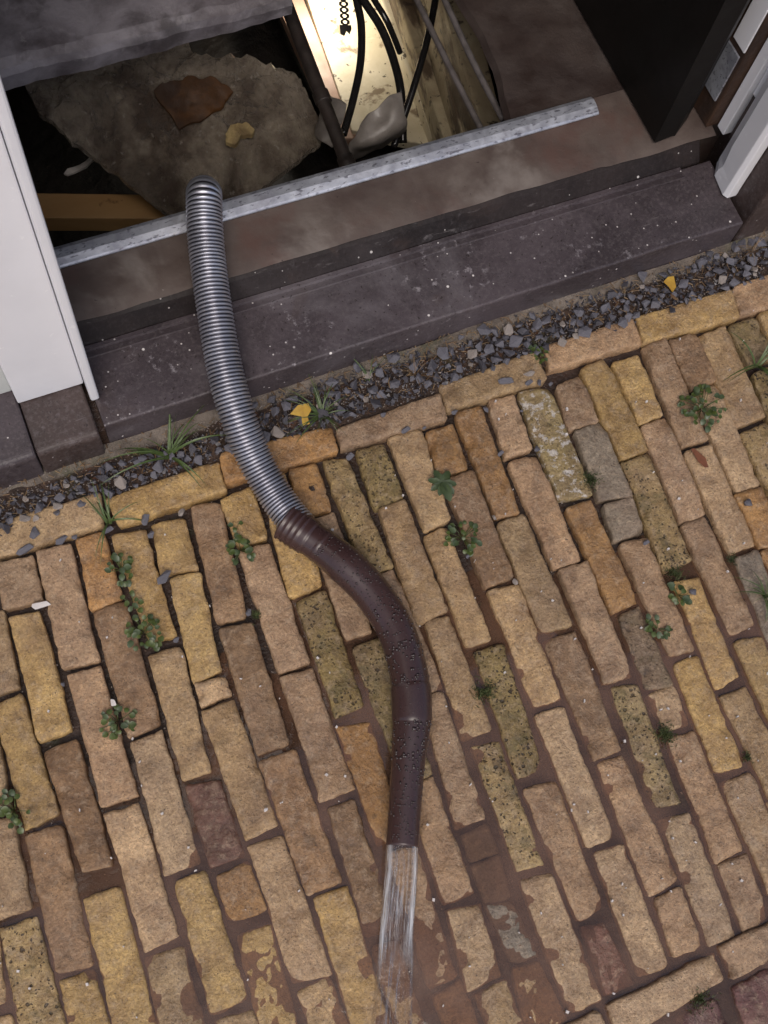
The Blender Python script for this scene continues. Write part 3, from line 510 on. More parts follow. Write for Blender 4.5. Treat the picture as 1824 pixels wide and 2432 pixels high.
bm = bmesh.new(); bm.from_mesh(o.data); bmesh.ops.recalc_face_normals(bm, faces=bm.faces); bm.to_mesh(o.data); bm.free()
shell('back_floor', -.6, 2.3, 2.6, 4.3, -.1, .113, mat='greyconc')
# the hatch pit
shell('pit_floor', -.6, 2.3, 1.03, 4.3, -1.0, -.68, mat='pitsoil')
shell('pit_left_wall', -.59, -.02, 1.106, 2.59, -.68, .02, mat='pitsoil'); shell('pit_front_wall', -.02, 1.7, 1.03, 1.1, -.68, -.252, mat='pitsoil')
shell('pit_back_wall', -.02, 1.7, 2.5, 2.59, -.68, .02, mat='pitsoil')
shell('pit_right_wall', 1.10, 1.7, 1.106, 2.49, -.68, -.121, mat='pitsoil')

# ------------------------------------------------------------------ edge bar
bar = prism('edge_bar', [(1.066, .1275), (1.066, .1305), (1.069, .1335), (1.080, .1375), (1.095, .1385), (1.1035, .134), (1.1035, .09), (1.1005, .09), (1.1005, .1275)], -.02, 1.044, M['zinc'], None, .0008, 40, .0008)
tag(bar, 'blue grey galvanised steel edge strip along the front of the open hatch', 'metal strip')

# ------------------------------------------------------------------ door posts and door
lp = empty('door_post', (-.03, .89, .084)); tag(lp, 'glossy white wooden door post at the left, dotted with rain', 'door post')
rel(box('post_board', -.087, .0205, .878, .98, .0835, 2.2, M['white'], None, .003), lp)
rel(box('stop_bead', .0215, .0362, .843, .98, .0835, 2.2, M['white'], None, .004), lp)
rel(box('side_panel', -.556, -.0885, .903, .98, .0835, 2.2, M['greypaint'], None, .003), lp)
rp = empty('door_post', (1.25, .87, .084)); tag(rp, 'chipped white door post at the right with bare wood and a steel plate', 'door post')
v = []; f = []
prof = [(1.2165, .862), (1.2215, .853), (1.2405, .8525), (1.2405, .93), (1.2225, .905)]
nzp = 26
for i in range(nzp + 1):
    z = .0815 + (2.2 - .0815) * (i / nzp) ** 2.2
    for j, (x, y) in enumerate(prof):
        k = max(0, 1 - (z - .08) / .05); yy = y
        if j == 4: yy = .905 - .010 * max(0, 1 - abs(z - .125) / .02) - .002 * noise.noise(Vector((z * 60, 0, 0)))
        v.append((x + .002 * k * noise.noise(Vector((z * 90, y * 50, 0))), yy, z))
n = len(prof)
for i in range(nzp):
    for j in range(n):
        a = i * n + j; b = i * n + (j + 1) % n; f.append((a, b, b + n, a + n))
f.append(tuple(range(n)))
o = rel(link('post_board', v, f, M['white']), rp)
bm = bmesh.new(); bm.from_mesh(o.data); bmesh.ops.recalc_face_normals(bm, faces=bm.faces); bm.to_mesh(o.data); bm.free(); bevel_obj(o, .003)
rel(box('bare_rebate', 1.2625, 1.2995, .932, .9535, .1185, 2.2, M['plinth'], None, .002), rp)
rel(box('rebate_strip', 1.247, 1.2995, .9545, .977, .1265, 2.2, M['white'], None, .002), rp)
rel(box('rebate_face', 1.2595, 1.2622, .9325, .9535, .235, 2.2, M['white'], None, .001), rp)
rel(box('inner_trim', 1.2235, 1.40, .979, 1.06, .127, 2.2, M['rustwood'], None, .003), rp)
rel(box('steel_plate', 1.2195, 1.2232, .987, 1.032, .19, .30, M['zinc'], None, .001), rp)
rel(box('upper_trim', 1.2195, 1.2232, .982, 1.02, .315, 2.2, M['white'], None, .001), rp)
v = []; f = []                                                       # the door stands open, square to the front; its foot is rotted near the hinge
for i in range(31):
    y = .978 + .80 * i / 30; t = max(0, 1 - (y - .978) / .16)
    zb = .1275 + .006 * t * abs(noise.noise(Vector((y * 60, 0, 0)))); c = 0; e_ = .04 * max(0, 1 - (y - .978) / .03) ** 2
    for (x, z) in ((1.113 + c, zb + .004), (1.117 + c, zb), (1.150, zb + .006 * t), (1.196 - e_, zb + .004), (1.205 - e_ * .6, 2.14), (1.113 + c, 2.14)): v.append((x, y, z))
for i in range(30):
    for k in range(6): a = i * 6 + k; b = i * 6 + (k + 1) % 6; f.append((a, b, b + 6, a + 6))
f.append(tuple(range(6))); f.append(tuple(30 * 6 + k for k in range(5, -1, -1)))
door = empty('front_door', (1.14, .98, .13)); tag(door, 'black scuffed front door standing open inwards beside the right post', 'door')
o = rel(link('door_panel', v, f, M['black']), door)
bm = bmesh.new(); bm.from_mesh(o.data); bmesh.ops.recalc_face_normals(bm, faces=bm.faces); bm.to_mesh(o.data); bm.free()
for z in (.95, 1.85): rel(box('hinge', 1.206, 1.2225, .990, .994, z, z + .09, M['strap'], None, .001), door)

# ------------------------------------------------------------------ what lies in the pit
def sheet(name, poly, zf, thick, mat, amp=.006, cuts=4, seed=0, fr=9, fold=None, fine=.028, rag=.004):
    bm = bmesh.new(); fc = bm.faces.new([bm.verts.new((x, y, 0)) for x, y in poly]); bmesh.ops.triangulate(bm, faces=[fc])
    for _ in range(cuts):
        bmesh.ops.subdivide_edges(bm, edges=[e for e in bm.edges if e.calc_length() > fine], cuts=1, use_grid_fill=True)
        bmesh.ops.triangulate(bm, faces=bm.faces)
    bmesh.ops.recalc_face_normals(bm, faces=bm.faces)
    if sum(q.normal.z for q in bm.faces) < 0: bmesh.ops.reverse_faces(bm, faces=bm.faces)
    for v in bm.verts:
        x, y = v.co.x, v.co.y; e = v.is_boundary
        w = noise.noise_vector(Vector((x * 40, y * 40, seed))) * (rag if e else 0)
        fz = fold(x, y) if fold else 0
        v.co = (x + w.x, y + w.y, zf(x, y) + fz + amp * (noise.noise(Vector((x * fr, y * fr, seed))) + .45 * noise.noise(Vector((x * fr * 3.4, y * fr * 3.4, seed + 2)))))
    r = bmesh.ops.extrude_face_region(bm, geom=list(bm.faces))
    for g_ in r['geom']:
        if isinstance(g_, bmesh.types.BMVert): g_.co.z -= 0
    for v in [g_ for g_ in r['geom'] if isinstance(g_, bmesh.types.BMVert)]: v.co.z += thick
    bmesh.ops.recalc_face_normals(bm, faces=bm.faces)
    for e in bm.edges:
        if e.is_manifold and e.calc_face_angle() > .7: e.smooth = False
    me = bpy.data.meshes.new(name); bm.to_mesh(me); bm.free(); me.polygons.foreach_set('use_smooth', [True] * len(me.polygons)); me.materials.append(mat)
    o = bpy.data.objects.new(name, me); C.objects.link(o); return o
PS = (-0.3, -0.02, 0.55)
def zsl(x, y): return PS[0] + PS[1] * (x - .33) + PS[2] * (y - 1.386)
def folds(x, y):
    k = min(1, max(0, (y - 1.44) / .16)) * .8 + .2; q = Vector((x * 13, y * 17, 2)); d = noise.noise_vector(q * .5) * .9
    r1 = 1 - abs(noise.noise(q + d)) * 2; r2 = 1 - abs(noise.noise(q * 2.7 + d)) * 2
    r3 = noise.noise(q * 6.1 + d)
    return k * (.022 * r1 + .014 * r2) + .0035 * r3 - .012
o = sheet('wet_sheet', [[0.1035, 1.7292], [0.1206, 1.617], [0.163, 1.5665], [0.2031, 1.521], [0.2654, 1.4529], [0.3248, 1.3857], [0.3592, 1.3613], [0.4295, 1.373], [0.4999, 1.3961], [0.5599, 1.4155], [0.6394, 1.4445], [0.6735, 1.4548], [0.6888, 1.4754], [0.6757, 1.5334], [0.669, 1.5684], [0.6537, 1.5924], [0.6248, 1.6074], [0.5442, 1.6292], [0.4646, 1.6469], [0.4536, 1.7068], [0.2736, 1.7696]], lambda x, y: zsl(x, y) - .022, .016, M['slab'], .006, 7, 3, 8, folds, .011); tag(o, 'large wet crumpled grey brown sheet lying tilted in the hatch pit', 'sheet')
o = sheet('rusty_plate', [[0.3573, 1.5973], [0.3726, 1.6115], [0.435, 1.6066], [0.4937, 1.5995], [0.5148, 1.5618], [0.4814, 1.5396], [0.4263, 1.5356], [0.3857, 1.5273], [0.3715, 1.559]], lambda x, y: zsl(x, y) + .010, .005, M['rust'], .007, 6, 5, 16, None, .012, .012); tag(o, 'rust brown plate lying on the wet sheet', 'plate')
o = sheet('foam_lump', [[0.4696, 1.4959], [0.4848, 1.5066], [0.5217, 1.5051], [0.5348, 1.4923], [0.5261, 1.484], [0.5006, 1.4863], [0.4836, 1.4759], [0.4703, 1.4803]], lambda x, y: zsl(x, y) + .008, .012, M['foam'], .009, 5, 8, 60, None, .006, .007); tag(o, 'yellowish crumbly lump below the rusty plate', 'lump')
bt = [[-0.0475, 1.564], [0.32, 1.4392], [0.3183, 1.5051], [-0.03, 1.6259]]
bz = -.38
o = link('pine_batten', [(x, y, bz - .05) for x, y in bt] + [(x, y, bz) for x, y in bt], [(0, 1, 2, 3), (7, 6, 5, 4), (0, 4, 5, 1), (1, 5, 6, 2), (2, 6, 7, 3), (3, 7, 4, 0)], M['pine']); bevel_obj(o, .002)
tag(o, 'pale pine batten running under the wet sheet beside the left post', 'batten')
o = sheet('wood_splinter', [[0.1389, 1.6351], [0.1488, 1.6424], [0.1782, 1.6445], [0.2064, 1.6577], [0.2202, 1.6616], [0.2201, 1.6521], [0.1902, 1.637], [0.1645, 1.6314], [0.1449, 1.6296]], lambda x, y: -.40, .006, M['whitechip'], .003, 3, 4, 20); tag(o, 'white splinter lying in the dark left of the wet sheet', 'splinter')
# lit timber in the pit's right half
LBz = -.45
def quadslab(name, q, z, th, mat, bev=.003):
    o = link(name, [(x, y, z - th) for x, y in q] + [(x, y, z) for x, y in q], [(3, 2, 1, 0), (4, 5, 6, 7), (0, 1, 5, 4), (1, 2, 6, 5), (2, 3, 7, 6), (3, 0, 4, 7)], mat)
    bm = bmesh.new(); bm.from_mesh(o.data); bmesh.ops.recalc_face_normals(bm, faces=bm.faces); bm.to_mesh(o.data); bm.free()
    if bev: bevel_obj(o, bev)
    return o
LB = [[[0.8697, 2.1445], [1.0445, 2.093], [0.9844, 1.4794], [0.8124, 1.5831]], [[0.7832, 2.1543], [0.8593, 2.1461], [0.8212, 1.5648], [0.7733, 1.5802]], [[1.0263, 2.0411], [1.0665, 2.0293], [0.9867, 1.4439], [0.9691, 1.4496]], [[1.0386, 1.9624], [1.0719, 1.9527], [0.9897, 1.3925], [0.9606, 1.3969]], [[1.0937, 1.9944], [1.115, 1.9882], [1.0221, 1.4184], [1.0094, 1.4225]], [[1.0611, 1.8808], [1.0894, 1.8725], [1.0087, 1.3473], [0.9732, 1.349]], [[1.0463, 1.7674], [1.1179, 1.7462], [1.0147, 1.2779], [0.9641, 1.2754]]]
o = quadslab('wide_board', LB[0], -.45, .03, M['cream']); tag(o, 'wide cream painted board lit up by the lamp in the pit', 'board')
o = quadslab('narrow_plank', LB[1], -.462, .03, M['pinkwood']); tag(o, 'narrow pinkish plank between the dark iron pipe and the wide lit board', 'plank')
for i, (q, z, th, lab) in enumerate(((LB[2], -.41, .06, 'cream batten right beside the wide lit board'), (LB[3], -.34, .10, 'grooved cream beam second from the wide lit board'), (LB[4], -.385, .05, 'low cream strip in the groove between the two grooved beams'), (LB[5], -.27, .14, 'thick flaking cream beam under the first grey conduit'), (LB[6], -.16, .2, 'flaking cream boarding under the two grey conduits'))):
    o = quadslab('painted_beam', q, z, th, M['cream' if i == 0 else 'dimworncream'], .005); tag(o, lab, 'beam', 'cream painted timbers in the pit')
# conduits, cables, iron pipe
CD = [[[0.876, 1.5578, 0.03], [0.8754, 1.4916, 0.03], [0.8724, 1.3208, 0.03], [0.8719, 1.1705, 0.03]], [[0.9013, 1.493, 0.085], [0.8995, 1.4291, 0.085], [0.8925, 1.2746, 0.085], [0.8928, 1.1398, 0.085]]]
for k, lab in enumerate(('left one of two thin grey conduits running into the pit', 'right one of two thin grey conduits, next to the flaking floor edge')):
    tag(tube('conduit', CD[k], .0062, M['conduit'], None, 10), lab, 'conduit', 'grey conduits along the pit edge')
CB = [[[0.8442, 1.7235, -0.12], [0.8351, 1.6747, -0.14], [0.8268, 1.6231, -0.16], [0.8002, 1.5557, -0.19], [0.7512, 1.4755, -0.2], [0.7065, 1.4154, -0.22]], [[0.8374, 1.7015, -0.12], [0.8455, 1.652, -0.13], [0.8616, 1.5957, -0.15], [0.8639, 1.5292, -0.17], [0.854, 1.4572, -0.19], [0.8326, 1.3763, -0.25]], [[0.8526, 1.7002, -0.1], [0.8577, 1.6436, -0.11], [0.8716, 1.592, -0.13], [0.8979, 1.5642, -0.2]], [[0.9959, 1.6247, -0.08], [0.9652, 1.5692, -0.08], [0.9264, 1.5079, -0.1], [0.8687, 1.4313, -0.14], [0.7892, 1.3386, -0.2]]]
for k, lab in enumerate(('black cable curving left towards the iron pipe', 'black cable bending down behind the grey plastic flap', 'shiny black cable beside the upper bend of the flap cable', 'black cable crossing the cream beams down to the flap')):
    tag(tube('cable', CB[k], (.0085, .0092, .0068, .0075)[k], M['cable'], None, 14, 10), lab, 'cable', 'black cables in the pit')
ip = empty('iron_pipe', [0.6442, 1.6118, -0.02]); tag(ip, 'dark iron pipe leaning across the pit with a joint half way', 'pipe')
a, b = Vector([0.6442, 1.6118, -0.02]), Vector([0.6323, 1.2334, -0.06])
rel(tube('pipe_tube', [tuple(a + (b - a) * t) for t in (-.6, 0, .33, .66, 1)], .0138, M['ironpipe'], None, 14), ip)
for t in (.6, .985): rel(tube('pipe_joint', [tuple(a + (b - a) * (t + d)) for d in (-.03, -.01, .01, .03)], .0168, M['ironpipe'], None, 14), ip)
# perforated strap, three holes and a torn end
ST = [[0.8474, 1.7809, -0.2], [0.8191, 1.686, -0.22]]
A0, A1 = Vector(ST[0]), Vector(ST[1]); dirv = (A1 - A0); Lh = dirv.length; dirv.normalize(); side = Vector((1, 0, 0)); side = (side - dirv * side.dot(dirv)).normalized(); nn = dirv.cross(side)
mb = MB(); hw = .0105; hs = .0048; cells = 7; cl = Lh / cells
for i in range(cells):
    c = A0 + dirv * (cl * (i + .5)); ring = []; outer = []
    for k in range(8):
        an = 2 * math.pi * k / 8 + math.pi / 8; ring.append(c + side * math.cos(an) * hs + dirv * math.sin(an) * hs)
    for k in range(8):
        an = 2 * math.pi * k / 8 + math.pi / 8; ca, sa = math.cos(an), math.sin(an); s_ = 1 / max(abs(ca), abs(sa)); outer.append(c + side * ca * s_ * hw + dirv * sa * s_ * cl / 2)
    for k in range(8):
        k2 = (k + 1) % 8; q = [ring[k], ring[k2], outer[k2], outer[k]]; mb.add(q + [p + nn * .0015 for p in q], [(0, 1, 2, 3), (7, 6, 5, 4), (0, 4, 5, 1), (2, 6, 7, 3)])
e = A1; q = [e - side * .013, e + side * .013, e + side * .0135 + dirv * .010, e + side * .008 + dirv * .022, e + side * .002 + dirv * .014, e - side * .004 + dirv * .026, e - side * .0125 + dirv * .022]
mb.add(q + [p + nn * .0015 for p in q], [tuple(range(7)), tuple(range(13, 6, -1))] + [(i, (i + 1) % 7, 7 + (i + 1) % 7, 7 + i) for i in range(7)])
o = link('hanging_strap', mb.v, mb.f, M['strap']); tag(o, 'dark perforated steel strap with a torn end hanging in the lamp light', 'strap')
# grey plastic flap and its neighbour
def flap(name, rows, mat, lab, th=.004):
    R_ = [crom(r, 5) for r in rows]; cols = [crom([r[i] for r in R_], 5) for i in range(len(R_[0]))]; rows = [[c[j] for c in cols] for j in range(len(cols[0]))]
    v = []; f = []; n = len(rows[0])
    for j, r in enumerate(rows):
        for p in r:
            q = Vector(p); w = noise.noise_vector(q * 22) * .007 + noise.noise_vector(q * 60) * .003; v.append(tuple(q + w))
    for j in range(len(rows) - 1):
        for i in range(n - 1): a = j * n + i; f.append((a, a + 1, a + n + 1, a + n))
    o = link(name, v, f, mat, None, True); s_ = o.modifiers.new('sub', 'SUBSURF'); s_.levels = 1; s_.render_levels = 1; d = o.modifiers.new('thick', 'SOLIDIFY'); d.thickness = th; return tag(o, lab, 'flap')
FL = [[[[0.6972, 1.3339, -0.12], [0.7221, 1.3522, -0.11], [0.7496, 1.3611, -0.09], [0.7794, 1.3712, -0.08], [0.8059, 1.3748, -0.08]], [[0.6894, 1.3333, -0.14], [0.7124, 1.3283, -0.11], [0.7443, 1.3367, -0.1], [0.7705, 1.3372, -0.085], [0.7986, 1.3412, -0.09]], [[0.6831, 1.3276, -0.16], [0.7046, 1.3181, -0.13], [0.7346, 1.3104, -0.11], [0.7682, 1.3136, -0.11], [0.7994, 1.3249, -0.12]], [[0.6868, 1.3385, -0.2], [0.7165, 1.3341, -0.19], [0.7414, 1.3324, -0.18], [0.7684, 1.3402, -0.18], [0.804, 1.3537, -0.19]]], [[[0.7046, 1.5262, -0.22], [0.7163, 1.4923, -0.2], [0.7318, 1.4656, -0.2]], [[0.681, 1.4805, -0.22], [0.6878, 1.4444, -0.2], [0.7014, 1.4231, -0.2]], [[0.6576, 1.4476, -0.24], [0.6612, 1.4212, -0.23], [0.6793, 1.4042, -0.24]]]]
flap('plastic_flap', FL[0], M['flap'], 'crumpled grey plastic flap standing behind the metal strip')
flap('plastic_flap', FL[1], M['flap'], 'dull grey flap between the wet sheet corner and the iron pipe')
# the lit lamp
LP = Vector([0.8435, 1.9137, -0.3])
lamp = empty('work_lamp', tuple(LP)); tag(lamp, 'lit work lamp hanging in the pit above the wide board', 'work lamp')
v, f = tubev([LP + Vector((0, 0, z)) for z in (.0, .004, .03, .05, .055)], [.03, .032, .03, .018, .012], 20); rel(link('lamp_housing', v, f, M['lampbody'], None, True), lamp)
v, f = tubev([LP + Vector((0, 0, -.001)), LP + Vector((0, 0, -.0035))], [.026, .026], 20); rel(link('lamp_lens', v, f, M['glow']), lamp)
rel(tube('lamp_cord', [tuple(LP + Vector(p)) for p in ((0, 0, .05), (.01, .05, .09), (.0, .16, .06), (-.02, .3, .05))], .003, M['cable'], None, 8), lamp)
ld = bpy.data.lights.new('lamp_light', 'SPOT'); ld.energy = 8; ld.color = (1, .93, .8); ld.spot_size = math.radians(150); ld.spot_blend = .8; ld.shadow_soft_size = .022
lo = bpy.data.objects.new('lamp_light', ld); C.objects.link(lo); lo.location = LP - Vector((0, 0, .006)); lo.rotation_euler = (math.radians(-10), 0, 0)

# ------------------------------------------------------------------ hose and pipe
HP = [[0.419, 1.4966, -0.45], [0.3728, 1.3336, -0.2], [0.3355, 1.2043, 0.0], [0.3176, 1.1416, 0.1], [0.3076, 1.1075, 0.155], [0.3006, 1.0836, 0.189], [0.2861, 1.0404, 0.182], [0.2716, 0.9879, 0.165], [0.2545, 0.9107, 0.146], [0.2377, 0.8181, 0.116], [0.2316, 0.7417, 0.09], [0.2353, 0.677, 0.058], [0.2469, 0.6156, 0.036], [0.2573, 0.5747, 0.03], [0.2674, 0.5421, 0.03]]
hp = even(crom(HP, 40), .0008)
hp = [(Vector(p)) for p in hp]
rad = []; ribs = []
for i in range(len(hp)):
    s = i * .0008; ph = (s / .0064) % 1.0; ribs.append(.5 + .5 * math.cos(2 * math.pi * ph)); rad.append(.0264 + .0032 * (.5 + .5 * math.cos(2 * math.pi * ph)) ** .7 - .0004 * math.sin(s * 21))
hose = empty('drain_hose', tuple(hp[-1])); tag(hose, 'silver grey corrugated drain hose coming out of the pit over the sill', 'hose')
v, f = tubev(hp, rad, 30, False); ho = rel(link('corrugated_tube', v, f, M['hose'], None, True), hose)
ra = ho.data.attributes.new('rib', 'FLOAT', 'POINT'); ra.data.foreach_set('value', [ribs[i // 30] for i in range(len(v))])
PP = [[0.2762, 0.5195, 0.032, 0.0285], [0.2901, 0.4975, 0.032, 0.029], [0.3109, 0.459, 0.034, 0.0312], [0.3332, 0.4046, 0.033, 0.0305], [0.345, 0.3496, 0.033, 0.0302], [0.3459, 0.3075, 0.033, 0.0302], [0.3397, 0.2624, 0.033, 0.0304], [0.3275, 0.2203, 0.033, 0.0304], [0.311, 0.1809, 0.032, 0.0295], [0.2874, 0.1375, 0.031, 0.0262], [0.2623, 0.0883, 0.03, 0.025], [0.2292, 0.022, 0.03, 0.0245]]
pp = even(crom(PP, 40), .003); base = [p[3] for p in pp]; pts = [Vector(p[:3]) for p in pp]
pipe = empty('drain_pipe', tuple(pts[0])); tag(pipe, 'wet brown bent plastic pipe lying on the bricks', 'pipe')
v, f = tubev(pts, base, 36, False)
seg = 36; n = len(pts); T, N = frames(pts); k = len(v)                # open mouth with a wall of its own
for i in (n - 1, n - 8):
    B = T[i].cross(N[i])
    for j in range(seg): a = 2 * math.pi * j / seg; v.append(pts[i] + (N[i] * math.cos(a) + B * math.sin(a)) * (base[i] - .0022))
for j in range(seg):
    j2 = (j + 1) % seg; f.append(((n - 1) * seg + j, (n - 1) * seg + j2, k + j2, k + j)); f.append((k + j, k + j2, k + seg + j2, k + seg + j))
f.append(tuple(k + seg + j for j in range(seg)))
rel(link('bent_pipe', v, f, M['pvc'], None, True), pipe)
# screw coupling with ribs between hose and pipe
cp = []; d0 = (pts[0] - pts[4]).normalized(); L0 = .052
cps = [pts[0] + d0 * (L0 * (1 - t / 26)) - d0 * .0 for t in range(27)]
cr = [.0312 + (.0016 if (t % 5) in (1, 2) and t < 20 else 0) - (.002 if t > 24 else 0) for t in range(27)]
cr[0] = .0292; v, f = tubev([tuple(p) for p in cps], cr, 36, False); rel(link('ribbed_coupling', v, f, M['pvc'], None, True), pipe)
for t in range(2, 22, 5):
    for q in range(18):
        pass
# socket end of the second bend, and the raised seam ring
def ring(name, i0, i1, rr, par):
    ids = list(range(i0, i1)); P_ = [pts[i] for i in ids]; R_ = [base[i] + rr * min(1, min(j, len(ids) - 1 - j) / 1.5) for j, i in enumerate(ids)]
    v, f = tubev([tuple(p) for p in P_], R_, 36, False); return rel(link(name, v, f, M['pvc'], None, True), par)
ns = (0.545, 0.665)
i0, i1 = int(n * ns[0]), int(n * ns[1]); ring('pipe_socket', i0, i1, .0012, pipe); ring('seam_ring', 5, 9, .0012, pipe)
# beads of rain on the pipe
DR = random.Random(3); bm0 = bmesh.new(); bmesh.ops.create_icosphere(bm0, subdivisions=1, radius=1); dv = [x.co.copy() for x in bm0.verts]; df_ = [tuple(x.index for x in q.verts) for q in bm0.faces]; bm0.free()
mb = MB()
for _ in range(760):
    i = DR.randrange(6, n - 3); B = T[i].cross(N[i]); a = DR.gauss(0, .75); nrm = (N[i] * math.cos(a) + B * math.sin(a)); s = DR.uniform(.0006, .0023) * (1.25 if .3 < i / n < .8 else .9)
    c = pts[i] + nrm * base[i]; tg = T[i]; bt_ = nrm.cross(tg); e1, e2 = DR.uniform(.8, 1.6), DR.uniform(.8, 1.2)
    mb.add([c + tg * (p.x * s * e1) + bt_ * (p.y * s * e2) + nrm * (p.z * s * .55) for p in dv], df_)
o = rel(link('water_beads', mb.v, mb.f, M['drop'], None, True), pipe); o['kind'] = 'stuff'

# ------------------------------------------------------------------ water: jet, splash, film over the low bricks
JT = [[0.2318, 0.0269, 0.026, 0.0238], [0.2162, -0.0078, 0.022, 0.0243], [0.1993, -0.0429, 0.016, 0.0248], [0.1793, -0.0833, 0.011, 0.0252], [0.1603, -0.1235, 0.006, 0.026], [0.1383, -0.1683, 0.003, 0.028], [0.1111, -0.2234, -0.003, 0.032]]
jp = crom(JT, 12); v = []; f = []; uv = []; nu = 22
for j, p in enumerate(jp):
    t = j / (len(jp) - 1); c = Vector(p[:3]); w = p[3]; q = jp[min(j + 1, len(jp) - 1)]; pq = jp[max(j - 1, 0)]; d = (Vector(q[:3]) - Vector(pq[:3])); d.z = 0; d.normalize(); sdv = Vector((d.y, -d.x, 0))
    for i in range(nu + 1):
        s = -1 + 2 * i / nu; h = .010 * (1 - t) * math.sqrt(max(0, 1 - s * s)) + .004 * abs(s) ** 3 * (1 - s * s) * 4
        h += .003 * noise.noise(Vector((s * 4, t * 3, 1))) + .002 * noise.noise(Vector((s * 9, t * 6, 4)))
        ed = 1 + .05 * noise.noise(Vector((s * 2, t * 5, 9)))
        v.append(c - sdv * (s * w * ed) + Vector((0, 0, h))); uv.append(((s + 1) / 2, t))
for j in range(len(jp) - 1):
    for i in range(nu): a = j * (nu + 1) + i; f.append((a, a + 1, a + nu + 2, a + nu + 1))
o = link('water_jet', v, f, M['jet'], None, True, uvs=uv); tag(o, 'clear water with white streaks gushing from the brown pipe mouth', 'water')
v = []; f = []; NXw, NYw = 150, 110; fc = [0.1663, -0.1125]
def wl(x, y):
    e = y + .10 * noise.noise(Vector((x * 3.1, y * 3.1, 7))) + .05 * noise.noise(Vector((x * 8, y * 8, 3)))
    lev = -.0060 - .11 * max(0, e - .17 - .10 * (abs(x - .40) < .2)); r = math.hypot(x - fc[0], y - fc[1])
    lev += .0012 * math.exp(-r / .10) * math.sin(r * 150) + .0025 * math.exp(-(r / .045) ** 2) + .004 * math.exp(-(r / .09) ** 2) * (.5 + noise.noise(Vector((x * 45, y * 22, 2))))
    k_ = min(1, max(0, (.12 - y) / .2)); k_ = k_ * k_ * (3 - 2 * k_); lev += .0044 * k_ * min(1, max(0, (.55 - x) / .25)) * (.75 + .5 * noise.noise(Vector((x * 5, y * 5, 12))))
    return lev + .00035 * noise.noise(Vector((x * 22, y * 22, 0)))
for j in range(NYw + 1):
    for i in range(NXw + 1): x = -.74 + 2.2 * i / NXw; y = -.84 + 1.40 * j / NYw; v.append((x, y, wl(x, y)))
for j in range(NYw):
    for i in range(NXw): a = j * (NXw + 1) + i; f.append((a, a + 1, a + NXw + 2, a + NXw + 1))
o = link('water_film', v, f, M['film'], None, True); tag(o, kind='structure')

